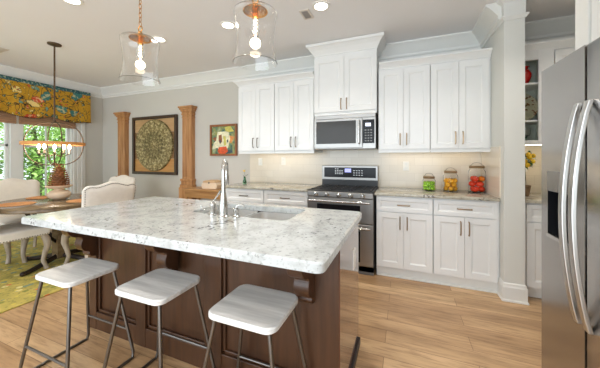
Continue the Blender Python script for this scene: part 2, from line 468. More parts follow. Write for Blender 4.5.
# crown, baseboards
CROWN = [(0, CE), (0.125, CE), (0.125, CE-0.018), (0.11, CE-0.03), (0.085, CE-0.055), (0.05, CE-0.10), (0.032, CE-0.125), (0.03, CE-0.15), (0.014, CE-0.165), (0.012, CE-0.185), (0, CE-0.19)]
bm = B(); sweep(bm, [(XL, -7.5), (XL, 0), (SX, 0), (SX, -0.66)], CROWN); sweep(bm, [(SX2, 0), (3.35, 0)], CROWN)
struct('trim_1', bm, M['trim'])
bm = B()   # necking band round the stub
sweep(bm, [(SX, -0.60), (SX, -0.71), (SX2, -0.71), (SX2, -0.10)], [(0, 2.575), (0.022, 2.575), (0.022, 2.562), (0.012, 2.55), (0.008, 2.54), (0, 2.538)])
sweep(bm, [(SX, -0.60), (SX, -0.71), (SX2, -0.71), (SX2, -0.10)], [(0, CE), (0.04, CE), (0.04, CE-0.012), (0.02, CE-0.03), (0.006, CE-0.045), (0.004, 2.575), (0, 2.575)])
struct('trim_2', bm, M['trim'])
BASE = [(0, 0), (0.022, 0), (0.022, 0.012), (0.015, 0.02), (0.015, 0.125), (0.010, 0.14), (0.008, 0.155), (0, 0.165)]
bm = B(); sweep(bm, [(SX, -0.56), (SX, -0.71), (SX2, -0.71), (SX2, -0.56)], BASE); struct('baseboard_stub', bm, M['trim'])
bm = B(); sweep(bm, [(XL, -7.5), (XL, 0), (-1.25, 0)], BASE); struct('baseboard_left', bm, M['trim'])
# over-fridge post and enclosure
sbox('trim_post', M['trim'], 1.944, 3.35, -1.81, -1.70, 0, CE)
# window units
for i, (a, b) in enumerate(WIN):
    bm = B()
    x0, x1 = XL-0.10, XL-0.05
    zm = 1.50
    for (y0, y1, z0, z1) in ((b, b+0.035, WZ0, WZ1), (a-0.035, a, WZ0, WZ1), (b, a, WZ1-0.04, WZ1), (b, a, WZ0, WZ0+0.05), (b, a, zm-0.022, zm+0.022)):
        box(bm, x0, x1, y0, y1, z0, z1, 0.004)
    yc = (a+b)/2
    box(bm, x0+0.015, x1-0.015, yc-0.010, yc+0.010, WZ0, WZ1)
    w = struct('window_%d' % (i+1), bm, M['trim'])
    bm = B(); box(bm, XL-0.078, XL-0.074, b+0.03, a-0.03, WZ0+0.03, WZ1-0.03); obj('glass_pane', bm, M['pane'], w)
bm = B()   # casing of the triple window
yl, yr = WIN[-1][1], WIN[0][0]
for y0, y1 in ((yr, yr+0.24), (WIN[0][1]-0.153, WIN[0][1]), (WIN[1][1]-0.153, WIN[1][1]), (yl-0.24, yl)):
    box(bm, XL, XL+0.02, y0, y1, WZ0-0.02, 2.2, 0.004)
    if abs((y1-y0)-0.24) < 0.001:
        for k in range(3): box(bm, XL+0.018, XL+0.03, y0+0.035+k*0.065, y0+0.075+k*0.065, WZ0, 2.2, 0.005)
box(bm, XL, XL+0.022, yl-0.24, yr+0.24, 2.12, 2.26, 0.004)
box(bm, XL-0.05, XL+0.06, yl-0.26, yr+0.26, WZ0-0.05, WZ0-0.01, 0.006)
box(bm, XL, XL+0.02, yl-0.24, yr+0.24, WZ0-0.15, WZ0-0.05, 0.004)
struct('trim_3', bm, M['trim'])
# tiled backsplash panels
for n, a in enumerate([(-1.215, 0.0, 0.914, 1.37), (0.0, 0.78, 0.914, 1.42), (0.78, SX, 0.914, 1.37)]):
    sbox('backsplash_%d' % (n+1), M['tile'], a[0], a[1], -0.008, 0.0, a[2], a[3])['kind'] = 'structure'
sbox('backsplash_4', M['tile'], SX-0.008, SX, -0.62, -0.008, 0.914, 1.40)
sbox('backsplash_5', M['tile'], SX2, 3.35, -0.008, 0, 0.914, 1.45)

# ------------------------------------------------------------------ cabinetry
def shaker(bm, x0, x1, z0, z1, y, th=0.02, rail=0.058, yback=None):
    """door front facing -Y, face plane at y"""
    yb = y+th
    box(bm, x0, x0+rail, y, yb, z0, z1, 0.0015); box(bm, x1-rail, x1, y, yb, z0, z1, 0.0015)
    box(bm, x0+rail, x1-rail, y, yb, z0, z0+rail, 0.0015); box(bm, x0+rail, x1-rail, y, yb, z1-rail, z1, 0.0015)
    a, b, c, d = x0+rail, x1-rail, z0+rail, z1-rail; q = 0.012; yp = y+0.010
    O = [(a, c), (b, c), (b, d), (a, d)]; I = [(a+q, c+q), (b-q, c+q), (b-q, d-q), (a+q, d-q)]
    vo = [bm.verts.new((p[0], y+0.003, p[1])) for p in O]; vi = [bm.verts.new((p[0], yp, p[1])) for p in I]
    for k in range(4): bm.faces.new((vo[k], vo[(k+1) % 4], vi[(k+1) % 4], vi[k]))
    bm.faces.new(vi)

def bar_pull(parent, c, length, vertical, y, m, r=0.006):
    bm = B(); s = length/2
    x, z = c
    P = (lambda t, o: (x, y-o, z+t)) if vertical else (lambda t, o: (x+t, y-o, z))
    pts = [P(-s, 0.0), P(-s, 0.022), P(-s*0.9, 0.030), P(0, 0.034), P(s*0.9, 0.030), P(s, 0.022), P(s, 0.0)]
    tube(bm, pts, r, 8)
    return obj('handle', bm, m, parent, smooth=True)

def base_unit(x0, x1, yf, label, split='2door', pull=None, group=None, toe=True, x_right_fill=0):
    t = thing('base_cabinet', label, 'cabinet', (0, 0, 0), 0, group)
    bm = B(); box(bm, x0, x1+x_right_fill, yf+0.02, -0.012, 0.10, 0.884); box(bm, x0, x1+x_right_fill, yf+0.06, -0.012, 0.0, 0.10)
    obj('carcass', bm, M['cab'], t)
    g = 0.003
    bm = B(); shaker(bm, x0+g, x1-g, 0.715, 0.868, yf, rail=0.038); d = obj('drawer', bm, M['cab'], t)
    bar_pull(d, ((x0+x1)/2, 0.79), 0.12, False, yf, pull or M['pull'])
    xm = (x0+x1)/2
    for a, b, hx in ((x0+g, xm-g/2, xm-0.035), (xm+g/2, x1-g, xm+0.035)):
        bm = B(); shaker(bm, a, b, 0.114, 0.706, yf); d = obj('door', bm, M['cab'], t)
        bar_pull(d, (hx, 0.60), 0.13, True, yf, pull or M['pull'])
    return t

YB = -0.62
base_unit(-1.22, -0.62, YB, 'white base cabinet left of the range, farther one, with dark drawer pull', pull=M['pewter'])
base_unit(-0.615, -0.012, YB, 'white base cabinet directly left of the range with dark drawer pull', pull=M['pewter'])
base_unit(0.79, 1.348, YB, 'white base cabinet directly right of the range below the green and orange jars')
base_unit(1.352, 1.898, YB, 'white base cabinet at the right end below the red jar', x_right_fill=0.016)
bm = B(); box(bm, 0.79, 1.914, YB+0.035, YB+0.052, 0.0, 0.095, 0.003); box(bm, 0.79, 1.914, YB+0.02, YB+0.055, 0, 0.02, 0.004)
tag(obj('toe_kick_board', bm, M['trim']), 'white toe kick board running under the base cabinets right of the range', 'toe kick')

def upper_unit(x0, x1, y, z0, z1, label, group=None, handle=None, hz=None, right_fill=0, left_fill=0):
    t = thing('wall_cabinet', label, 'cabinet', (0, 0, 0), 0, group)
    bm = B(); box(bm, x0-left_fill, x1+right_fill, y+0.02, -0.012, z0, z1+0.045); box(bm, x0-left_fill, x1+right_fill, y+0.016, y+0.03, z0-0.03, z0+0.01, 0.003)
    obj('carcass', bm, M['cab'], t)
    xm = (x0+x1)/2; g = 0.003
    for a, b, hx in ((x0+g, xm-g/2, xm-0.035), (xm+g/2, x1-g, xm+0.035)):
        bm = B(); shaker(bm, a, b, z0+0.012, z1, y); d = obj('door', bm, M['cab'], t)
        bar_pull(d, (hx, hz or z0+0.125), 0.13, True, y, handle or M['pull'])
    return t
UZ0, UZ1 = 1.385, 2.325; YU = -0.355
upper_unit(-1.195, -0.60, YU, UZ0, UZ1, 'white double-door wall cabinet at the left end of the run', handle=M['pewter'])
upper_unit(-0.597, -0.022, YU, UZ0, UZ1, 'white double-door wall cabinet just left of the microwave', handle=M['pewter'])
upper_unit(0.79, 1.345, YU, UZ0, UZ1, 'white double-door wall cabinet just right of the microwave')
upper_unit(1.349, 1.898, YU, UZ0, UZ1, 'white double-door wall cabinet above the red jar, beside the wall stub', right_fill=0.016)
upper_unit(-0.006, 0.775, -0.395, 1.86, 2.56, 'tall white wall cabinet over the microwave reaching the ceiling', hz=1.965)
def cab_crown(name, path, z0, label, h=0.075, out=0.055):
    bm = B(); sweep(bm, path, [(-0.02, z0), (0.004, z0), (0.008, z0+0.012), (out*0.45, z0+h*0.45), (out*0.8, z0+h*0.7), (out, z0+h*0.78), (out, z0+h), (-0.02, z0+h)])
    return tag(obj(name, bm, M['cab']), label, 'moulding')
cab_crown('cabinet_crown', [(-1.199, -0.03), (-1.199, YU+0.01), (-0.02, YU+0.01)][::1], 2.345, 'white crown moulding on top of the wall cabinets left of the microwave')
cab_crown('cabinet_crown', [(0.80, YU+0.01), (1.914, YU+0.01)], 2.345, 'white crown moulding on top of the wall cabinets right of the microwave')
cab_crown('cabinet_crown', [(-0.008, -0.05), (-0.008, -0.385), (0.777, -0.385), (0.777, -0.05)], 2.60, 'deep white crown moulding on the tall cabinet at the ceiling', h=0.135, out=0.085)

def counter(x0, x1, y0, y1, name, label, m):
    bm = B(); box(bm, x0, x1, y0, y1, 0.884, 0.914, 0.005)
    return tag(obj(name, bm, m, smooth=True), label, 'worktop')
counter(-1.245, -0.008, -0.65, -0.010, 'granite_worktop', 'speckled granite worktop left of the range', M['granite2'])
counter(0.772, SX-0.009, -0.65, -0.010, 'granite_worktop', 'speckled granite worktop right of the range under the jars', M['granite2'])

# under-cabinet lights
def under_light(x, w, y, z, label):
    t = thing('under_cabinet_light', label, 'light', (x, y, z))
    bm = B(); box(bm, -w/2, w/2, -0.02, 0.02, -0.006, 0.0); obj('housing', bm, M['white'], t)
    bm = B(); box(bm, -w/2+0.01, w/2-0.01, -0.014, 0.014, -0.009, -0.006); obj('diffuser', bm, M['led'], t)
    a = area('strip_glow', (0, 0, -0.012), (0, 0, 0), w*0.95, 0.03, UNDER_POWER*w, (1.0, 0.80, 0.55)); a.parent = t
under_light(-0.6, 1.0, -0.13, UZ0, 'slim glowing light strip under the left wall cabinets')
under_light(1.35, 1.0, -0.13, UZ0, 'slim glowing light strip under the right wall cabinets')

# ------------------------------------------------------------------ microwave
t = thing('microwave', 'stainless over-the-range microwave with black window', 'microwave', (0.385, -0.41, 1.405))
w = 0.379
part('body', M['steelh'], t, -w, w, 0.012, 0.385, 0.0, 0.425, bev=0.004)
part('vent_grille', M['steelh'], t, -w, w, 0.0, 0.02, 0.375, 0.425, bev=0.004)
bm = B(); box(bm, -w, 0.225, -0.012, 0.012, 0.012, 0.370, 0.004); d = obj('door', bm, M['steelh'], t)
part('window', M['mwglass'], d, -w+0.028, 0.15, -0.016, -0.010, 0.065, 0.345, bev=0.002)
bm = B(); tube(bm, [(0.19, -0.012, 0.06), (0.19, -0.045, 0.075), (0.19, -0.05, 0.19), (0.19, -0.045, 0.325), (0.19, -0.012, 0.34)], 0.011, 10); obj('handle', bm, M['chrome'], d, True)
p = part('control_panel', M['black'], t, 0.23, w-0.012, -0.012, 0.012, 0.065, 0.345, bev=0.002)
part('display', M['palelcd'], p, 0.262, 0.325, -0.0135, -0.0118, 0.265, 0.305)
bm = B()
for r in range(5):
    for c in range(3): box(bm, 0.255+c*0.032, 0.275+c*0.032, -0.0132, -0.0118, 0.085+r*0.032, 0.100+r*0.032)
obj('keypad', bm, M['grey'], p)
part('frame_edge', M['steelh'], t, w-0.012, w, -0.012, 0.012, 0.012, 0.370)

# ------------------------------------------------------------------ range
t = thing('range', 'stainless double-oven range with black cooktop and five knobs', 'stove', (0.384, 0, 0))
w = 0.379
part('body', M['grey'], t, -w, w, -0.64, -0.02, 0.03, 0.895)
bm = B(); box(bm, -w, w, -0.655, -0.08, 0.895, 0.915, 0.005); obj('cooktop', bm, M['blackm'], t)
for cx in (-0.24, 0.0, 0.24):
    bm = B(); 
    for k in (-0.10, 0.0, 0.10):
        box(bm, cx+k-0.006, cx+k+0.006, -0.60, -0.13, 0.920, 0.928, 0.002)
    for yy in (-0.60, -0.48, -0.36, -0.24, -0.142): box(bm, cx-0.115, cx+0.115, yy, yy+0.012, 0.918, 0.926, 0.002)
    for sx in (-0.108, 0.108):
        for yy in (-0.598, -0.14): box(bm, cx+sx-0.006, cx+sx+0.006, yy, yy+0.01, 0.914, 0.920)
    obj('grate', bm, M['blackm'], t)
bp = part('backguard', M['steelh'], t, -w, w, -0.075, -0.015, 0.905, 1.19, bev=0.006)
part('lower_backguard', M['blackm'], t, -w+0.004, w-0.004, -0.080, -0.072, 0.915, 1.0)
dp = part('display_panel', M['black'], bp, -w+0.035, w-0.028, -0.082, -0.072, 1.03, 1.165, bev=0.003)
part('clock', M['bluelcd'], dp, -0.055, 0.03, -0.0835, -0.0815, 1.10, 1.15)
bm = B()
random.seed(3)
for k in range(14):
    x = -0.19+(k % 4)*0.03; z = 1.075+(k//4)*0.022; box(bm, x, x+0.018, -0.0833, -0.0818, z, z+0.008)
for k in range(12):
    x = 0.06+(k % 4)*0.035; z = 1.06+(k//4)*0.03; box(bm, x, x+0.02, -0.0833, -0.0818, z, z+0.007)
obj('touch_marks', bm, M['dimtext'], dp)
cp = part('control_panel', M['steelh'], t, -w, w, -0.685, -0.64, 0.845, 0.905, bev=0.006)
for k in range(5):
    x = -0.27+k*0.135
    bm = B(); lathe(bm, [(0, -0.04), (0.017, -0.04), (0.021, -0.036), (0.021, -0.012), (0.027, -0.008), (0.027, 0.0), (0, 0)], (x, -0.685, 0.876), 20, 'y')
    box(bm, x-0.004, x+0.004, -0.73, -0.72, 0.858, 0.894, 0.001)
    obj('knob', bm, M['chrome'], cp, True)
for nm, z0, z1 in (('oven_door', 0.565, 0.838), ('lower_oven_door', 0.10, 0.558)):
    d = part(nm, M['steelh'], t, -w, w, -0.675, -0.645, z0, z1, bev=0.006)
    part('window', M['black'], d, -w+0.12, w-0.14, -0.679, -0.672, z0+0.04, z1-0.075, bev=0.002)
    bm = B(); zz = z1-0.035
    tube(bm, [(-w+0.03, -0.72, zz), (w-0.03, -0.72, zz)], 0.013, 12)
    for x in (-w+0.05, w-0.05): tube(bm, [(x, -0.672, zz), (x, -0.72, zz)], 0.010, 8)
    obj('handle', bm, M['chrome'], d, True)
part('kick_panel', M['grey'], t, -w, w, -0.64, -0.62, 0.0, 0.095)

# ------------------------------------------------------------------ island
t = thing('kitchen_island', 'dark espresso panelled kitchen island with carved brackets', 'island', (0, 0, 0))
IX0, IX1, IF, IBK = -1.17, 0.768, -2.33, -1.75
bm = B()
box(bm, IX0+0.02, IX1-0.006, IF+0.03, IF+0.05, 0.0, 0.873); box(bm, IX0+0.02, IX1-0.03, IBK-0.03, IBK, 0.1, 0.873)
box(bm, IX0, IX0+0.02, IF+0.03, IBK, 0, 0.873)
obj('carcass', bm, M['darkwood'], t)
bm = B()
stiles = [(IX0, -1.09), (-0.66, -0.57), (-0.06, 0.06), (0.56, IX1)]
for a, b in stiles: box(bm, a, b, IF, IF+0.03, 0.0, 0.873, 0.003)
for a, b in zip(stiles, stiles[1:]):
    for z0, z1 in ((0.0, 0.13), (0.76, 0.873)): box(bm, a[1], b[0], IF+0.002, IF+0.03, z0, z1, 0.003)
    # raised panel lip
    x0, x1 = a[1], b[0]
    for q in ((x0, x0+0.02, 0.13, 0.76), (x1-0.02, x1, 0.13, 0.76), (x0, x1, 0.13, 0.15), (x0, x1, 0.74, 0.76)):
        box(bm, q[0], q[1], IF+0.014, IF+0.03, q[2], q[3], 0.004)
obj('front_panelling', bm, M['darkwood'], t)
part('end_panel', M['darkgloss'], t, IX1-0.004, IX1+0.004, IF+0.005, IBK, 0.0, 0.873, bev=0.001)
part('shoe_moulding', M['shoe'], t, IX1+0.004, IX1+0.018, IF, IBK, 0.0, 0.045, bev=0.003)
bm = B(); prof = [(IF, 0.872), (IF-0.20, 0.872), (IF-0.205, 0.835)]
cpf = [(IF, 0.872), (IF-0.20, 0.872), (IF-0.20, 0.850), (IF-0.19, 0.845)]
cpf += [(IF-0.105-0.08*math.cos(math.radians(a)), 0.80-0.075*math.sin(math.radians(a))) for a in range(-25, 91, 9)]
cpf += [(IF-0.095, 0.715), (IF-0.09, 0.70)] + [(IF-0.055-0.045*math.cos(math.radians(a)), 0.665-0.055*math.sin(math.radians(a))) for a in range(-30, 91, 10)]
cpf += [(IF-0.045, 0.600), (IF-0.05, 0.585), (IF-0.035, 0.565), (IF, 0.555)]
for xc in (-1.125, -0.31, 0.605):
    bm = B(); prism(bm, cpf, 'x', xc-0.04, xc+0.04); c = obj('corbel', bm, M['darkwood'], t, bevel=0.004)
bm = B(); 
box(bm, IX1+0.004, IX1+0.012, -1.985, -1.912, 0.60, 0.72, 0.002)
tag(obj('outlet_cover', bm, M['white']), 'white outlet cover on the end of the kitchen island', 'outlet')

# worktop with sink cut-out
def worktop_with_hole():
    X0, X1, Y0, Y1 = -1.225, 0.795, -2.70, -1.72
    hx0, hx1, hy0, hy1 = -0.33, 0.41, -2.175, -1.80
    def rrect(a, b, c, d, r, n=6):
        out = []
        for cx, cy, s in ((b-r, d-r, 0), (a+r, d-r, 90), (a+r, c+r, 180), (b-r, c+r, 270)):
            for i in range(n+1):
                an = math.radians(s+90*i/n); out.append((cx+r*math.cos(an), cy+r*math.sin(an)))
        return out
    def out_n(p): return p
    outer = rrect(X0, X1, Y0, Y1, 0.035); inner = rrect(hx0, hx1, hy0, hy1, 0.05)
    bm = B()
    rings = []
    e = 0.008
    o2 = rrect(X0+e, X1-e, Y0+e, Y1-e, 0.03)
    for pts, z in ((inner, 0.874), (outer, 0.874), (outer, 0.906), (o2, 0.914), (inner, 0.914)):
        rings.append([bm.verts.new((x, y, z)) for x, y in pts])
    n = len(outer)
    for A, Bq in zip(rings, rings[1:]+rings[:1]):
        for k in range(n): bm.faces.new((A[k], A[(k+1) % n], Bq[(k+1) % n], Bq[k]))
    return bm
tag(obj('island_worktop', worktop_with_hole(), M['granite'], smooth=True), 'large pale speckled granite worktop on the kitchen island', 'worktop')

t = thing('double_sink', 'undermount stainless double-bowl sink in the island worktop', 'sink', (0, 0, 0))
def bowl(x0, x1, y0, y1, depth):
    bm = B(); th = 0.004
    def ring(i, z, r=0.05):
        out = []
        for cx, cy, s in ((x1-i-r, y1-i-r, 0), (x0+i+r, y1-i-r, 90), (x0+i+r, y0+i+r, 180), (x1-i-r, y0+i+r, 270)):
            for k in range(6):
                a = math.radians(s+18*k); out.append(bm.verts.new((cx+r*math.cos(a), cy+r*math.sin(a), z)))
        return out
    zt = 0.872
    R = [ring(-0.012, zt-0.004), ring(-0.012, zt), ring(0, zt), ring(0.006, zt-depth*0.9), ring(0.03, zt-depth, 0.03)]
    R2 = [ring(0.03, zt-depth-th, 0.03), ring(0.0, zt-depth*0.9, 0.05), ring(-0.004, zt-0.004)]
    for A, C in zip(R, R[1:]):
        for k in range(24): bm.faces.new((A[k], A[(k+1) % 24], C[(k+1) % 24], C[k]))
    bm.faces.new(R[-1])
    bm.faces.new(R2[0])
    for A, C in zip(R2, R2[1:]):
        for k in range(24): bm.faces.new((A[k], A[(k+1) % 24], C[(k+1) % 24], C[k]))
    return bm
for x0, x1 in ((-0.325, 0.0), (0.04, 0.405)):
    b = obj('bowl', bowl(x0, x1, -2.17, -1.805, 0.16), M['sinksteel'], t, True)
    bm = B(); lathe(bm, [(0, 0.006), (0.03, 0.006), (0.042, 0.002), (0.042, 0)], ((x0+x1)/2, -1.98, 0.7125), 20); obj('drain', bm, M['chrome'], b, True)

# faucet
FX, FY = -0.012, -2.215
t = thing('kitchen_faucet', 'tall satin nickel gooseneck faucet behind the island sink', 'faucet', (FX, FY, 0.914))
bm = B(); lathe(bm, [(0, 0), (0.036, 0), (0.036, 0.006), (0.028, 0.012), (0.027, 0.03), (0.029, 0.055), (0.026, 0.08), (0.02, 0.125), (0.0165, 0.15), (0.0165, 0.156), (0, 0.156)], seg=24); obj('base', bm, M['chrome'], t, True)
bm = B()
dx, dy = -0.5, 0.87
pts = [(0, 0, 0.15), (0, 0, 0.285)]
for i in range(13):
    a = PI-PI*i/12; pts.append(((0.075+0.075*math.cos(a))*dx, (0.075+0.075*math.cos(a))*dy, 0.285+0.075*math.sin(a)*1.0))
pts.append((0.15*dx, 0.15*dy, 0.27))
tube(bm, pts, 0.0135, 14); obj('gooseneck', bm, M['chrome'], t, True)
bm = B(); tube(bm, [(0.15*dx, 0.15*dy, 0.28), (0.15*dx, 0.15*dy, 0.26), (0.152*dx, 0.152*dy, 0.20), (0.152*dx, 0.152*dy, 0.19)], [0.014, 0.016, 0.018, 0.013], 14); obj('spray_head', bm, M['chrome'], t, True)
t = thing('faucet_lever', 'nickel side lever control left of the tall faucet', 'faucet handle', (-0.105, -2.205, 0.914))
bm = B(); lathe(bm, [(0, 0), (0.027, 0), (0.027, 0.005), (0.02, 0.010), (0.0185, 0.05), (0.0215, 0.055), (0.019, 0.078), (0.008, 0.088), (0, 0.09)], seg=24); obj('base', bm, M['chrome'], t, True)
bm = B(); tube(bm, [(0.0, 0, 0.085), (0.012, 0, 0.10), (0.05, 0.0, 0.145), (0.06, 0.0, 0.162)], [0.006, 0.005, 0.006, 0.008], 10); obj('lever', bm, M['chrome'], t, True)
bm = B(); tube(bm, [(-0.015, 0, 0.035), (-0.06, 0, 0.030), (-0.085, 0, 0.035), (-0.10, 0, 0.058)], [0.005, 0.004, 0.004, 0.003], 8); obj('hook', bm, M['chrome'], t, True)
t = thing('soap_dispenser', 'small nickel soap pump right of the tall faucet', 'soap dispenser', (0.075, -2.20, 0.914))
bm = B(); lathe(bm, [(0, 0), (0.024, 0), (0.024, 0.006), (0.016, 0.012), (0.014, 0.03), (0.018, 0.04), (0.018, 0.056), (0.008, 0.062), (0, 0.062)], seg=20); obj('base', bm, M['chrome'], t, True)
bm = B(); tube(bm, [(0, 0, 0.06), (0, 0.0, 0.068), (0.012, 0.008, 0.080), (0.035, 0.02, 0.078), (0.045, 0.025, 0.066)], [0.008, 0.008, 0.006, 0.005, 0.004], 8); obj('spout', bm, M['chrome'], t, True)

# ------------------------------------------------------------------ bar stools
def make_stool():
    t = thing('bar_stool', '', 'stool', (0, 0, 0))
    bm = B()
    hx, hy, r = 0.172, 0.150, 0.05
    def rr(i, z):
        out = []
        for cx, cy, s in ((hx-r, hy-r, 0), (-hx+r, hy-r, 90), (-hx+r, -hy+r, 180), (hx-r, -hy+r, 270)):
            for k in range(7):
                a = math.radians(s+15*k); out.append(bm.verts.new((cx+(r-i)*math.cos(a), cy+(r-i)*math.sin(a), z)))
        return out
    R = [rr(0.006, 0.582), rr(0, 0.588), rr(0, 0.604), rr(0.006, 0.61)]
    for A, C in zip(R, R[1:]):
        for k in range(28): bm.faces.new((A[k], A[(k+1) % 28], C[(k+1) % 28], C[k]))
    bm.faces.new(R[0][::-1]); bm.faces.new(R[-1])
    obj('seat', bm, M['seatwood'], t, True)
    fx, fy = 0.235, 0.185; tx, ty = 0.135, 0.115
    rad = 0.009
    for s in (-1, 1):
        for yy in (-1, 1):
            bm = B(); 
            P = lambda k: Vector((s*(tx+(fx-tx)*k), yy*(ty+(fy-ty)*k), 0.582*(1-k)))
            a = P(0); b = P(0.93)
            c1 = P(0.985)+Vector((0, -yy*0.012, 0)); end = Vector((s*fx, yy*(fy-0.045), rad))
            tube(bm, [a, b, c1, end], rad, 10); obj('leg', bm, M['gunmetal'], t, True)
        bm = B(); tube(bm, [(s*fx, -fy+0.045, rad), (s*fx, fy-0.045, rad)], rad, 10); obj('floor_rail', bm, M['gunmetal'], t, True)
    k = 1-0.19/0.582
    for yy in (-1, 1):
        x = tx+(fx-tx)*k; y = ty+(fy-ty)*k
        bm = B(); tube(bm, [(-x, yy*y, 0.19), (x, yy*y, 0.19)], 0.007, 10); obj('footrest', bm, M['gunmetal'], t, True)
    return t
st = make_stool()
SL = [((-0.79, -2.60, 0), 'whitewashed seat bar stool with dark tube legs nearest the dining table'),
      ((-0.18, -2.545, 0), 'middle of the three whitewashed seat bar stools at the island'),
      ((0.415, -2.53, 0), 'whitewashed seat bar stool nearest the right end of the island')]
for i, (loc, lab) in enumerate(SL):
    s = st if i == 0 else copy_tree(st)
    s.location = loc; s['label'] = lab; s['category'] = 'stool'; s['group'] = 'bar stools at the island'

# ------------------------------------------------------------------ refrigerator
t = thing('refrigerator', 'tall stainless side-by-side refrigerator with curved handles and dispenser', 'refrigerator', (0, 0, 0))
part('cabinet_body', M['grey'], t, 1.815, 2.52, -2.73, -1.825, 0.02, 1.745, bev=0.004)
def fr_door(y0, y1, hole=None):
    bm = B(); x0, x1 = 1.75, 1.81
    if not hole: box(bm, x0, x1, y0, y1, 0.05, 1.752, 0.012)
    else:
        a, b, c, d = hole
        ysq = [y0, a, b, y1]; zs = [0.05, c, d, 1.752]
        for i in range(3):
            for j in range(3):
                if i == 1 and j == 1: continue
                q = [(x0, ysq[i], zs[j]), (x0, ysq[i+1], zs[j]), (x0, ysq[i+1], zs[j+1]), (x0, ysq[i], zs[j+1])]
                bm.faces.new([bm.verts.new(p) for p in q])
        # sides
        for q in ([(x0, y0, 0.05), (x1, y0, 0.05), (x1, y0, 1.752), (x0, y0, 1.752)], [(x0, y1, 0.05), (x1, y1, 0.05), (x1, y1, 1.752), (x0, y1, 1.752)],
                  [(x0, y0, 1.752), (x1, y0, 1.752), (x1, y1, 1.752), (x0, y1, 1.752)], [(x0, y0, 0.05), (x1, y0, 0.05), (x1, y1, 0.05), (x0, y1, 0.05)],
                  [(x1, y0, 0.05), (x1, y1, 0.05), (x1, y1, 1.752), (x1, y0, 1.752)]):
            bm.faces.new([bm.verts.new(p) for p in q])
        bmesh.ops.remove_doubles(bm, verts=bm.verts[:], dist=1e-5)
    return bm
HOLE = (-2.075, -1.885, 0.90, 1.225)
fz = obj('freezer_door', fr_door(-2.176, -1.822, HOLE), M['fridge'], t)
fg = obj('fridge_door', fr_door(-2.735, -2.180), M['fridge'], t, True)
bm = B(); a, b, c, d = HOLE
xb = 1.806
for q in ([(1.75, a, c), (xb, a, c), (xb, a, d), (1.75, a, d)], [(1.75, b, c), (xb, b, c), (xb, b, d), (1.75, b, d)], [(1.75, a, d), (xb, a, d), (xb, b, d), (1.75, b, d)], [(1.75, a, c), (xb, a, c), (xb, b, c), (1.75, b, c)], [(xb, a, c), (xb, b, c), (xb, b, d), (xb, a, d)]):
    bm.faces.new([bm.verts.new(p) for p in q])
ds = obj('dispenser_recess', bm, M['black'], fz)
part('dispenser_panel', mat('dispenser_grey', (0.30, 0.29, 0.28), 0.25, 0.6), fz, 1.746, 1.76, a, b, 1.125, 1.225, bev=0.002)
part('dispenser_tray', M['chrome'], fz, 1.742, 1.80, a, b, 0.892, 0.91, bev=0.003)
bm = B(); box(bm, 1.765, 1.79, -2.0, -1.96, 1.02, 1.11, 0.004); obj('dispenser_paddle', bm, M['chrome'], fz)
def fr_handle(y, parent):
    bm = B(); n = 18; w = 0.015; rings = []
    for i in range(n+1):
        u = i/n; z = 0.60+0.92*u; bow = math.sin(PI*u)**0.8 if 0 < u < 1 else 0
        xo = 1.748-0.012-0.052*bow; th = 0.018
        rings.append([bm.verts.new(p) for p in ((xo, y-w, z), (xo, y+w, z), (xo+th, y+w, z), (xo+th, y-w, z))])
    for A, C in zip(rings, rings[1:]):
        for k in range(4): bm.faces.new((A[k], A[(k+1) % 4], C[(k+1) % 4], C[k]))
    bm.faces.new(rings[0]); bm.faces.new(rings[-1])
    return obj('handle', bm, M['handle'], parent, bevel=0.004)
fr_handle(-2.145, fz); fr_handle(-2.215, fg)
t = thing('over_fridge_cabinet', 'white cabinet in the corner above the refrigerator', 'cabinet', (0, 0, 0))
part('carcass', M['cab'], t, 1.965, 2.6, -2.76, -1.812, 1.84, CE-0.002)
part('side_panel', M['cab'], t, 1.90, 2.6, -2.78, -2.76, 0, CE-0.002)
for a, b in ((-2.285, -1.83), (-2.745, -2.29)):
    bm = B(); box(bm, 1.944, 1.964, a, b, 1.86, 2.70, 0.002); d = obj('door', bm, M['cab'], t)

# ------------------------------------------------------------------ pantry nook
t = thing('pantry_base_cabinet', 'white base cabinet in the nook behind the wall stub', 'cabinet', (0, 0, 0))
part('carcass', M['cab'], t, SX2+0.003, 3.30, -0.60, -0.012, 0.10, 0.884); part('toe_kick', M['cab'], t, SX2+0.03, 3.30, -0.55, -0.02, 0.0, 0.10)
for k in range(2):
    x0 = 2.115+k*0.6; x1 = x0+0.59
    bm = B(); shaker(bm, x0, x1, 0.715, 0.868, -0.62, rail=0.038); d = obj('drawer', bm, M['cab'], t); bar_pull(d, ((x0+x1)/2, 0.79), 0.12, False, -0.62, M['pull'])
    bm = B(); shaker(bm, x0, x1, 0.114, 0.706, -0.62); d = obj('door', bm, M['cab'], t); bar_pull(d, (x1-0.05, 0.60), 0.13, True, -0.62, M['pull'])
bm = B(); box(bm, SX2+0.003, 3.34, -0.645, -0.010, 0.884, 0.914, 0.004)
tag(obj('pantry_worktop', bm, M['granite2'], smooth=True), 'speckled granite worktop in the nook behind the wall stub', 'worktop')
t = thing('pantry_wall_cabinet', 'pale open-front wall cabinet in the nook holding red jug and plate', 'cabinet', (0, 0, 0))
x0, x1 = SX2+0.003, 2.42; yF = -0.35; zb, zt = 1.43, 2.36
bm = B()
box(bm, x0, x0+0.02, yF+0.02, -0.012, zb, zt); box(bm, x1-0.02, x1, yF+0.02, -0.012, zb, zt); box(bm, x0+0.02, x1-0.02, yF+0.02, -0.012, zb, zb+0.02); box(bm, x0+0.02, x1-0.02, yF+0.02, -0.012, zt-0.02, zt)
box(bm, x0+0.02, x1-0.02, -0.03, -0.012, zb+0.02, zt-0.02)
obj('carcass', bm, M['cabin'], t)
bm = B()
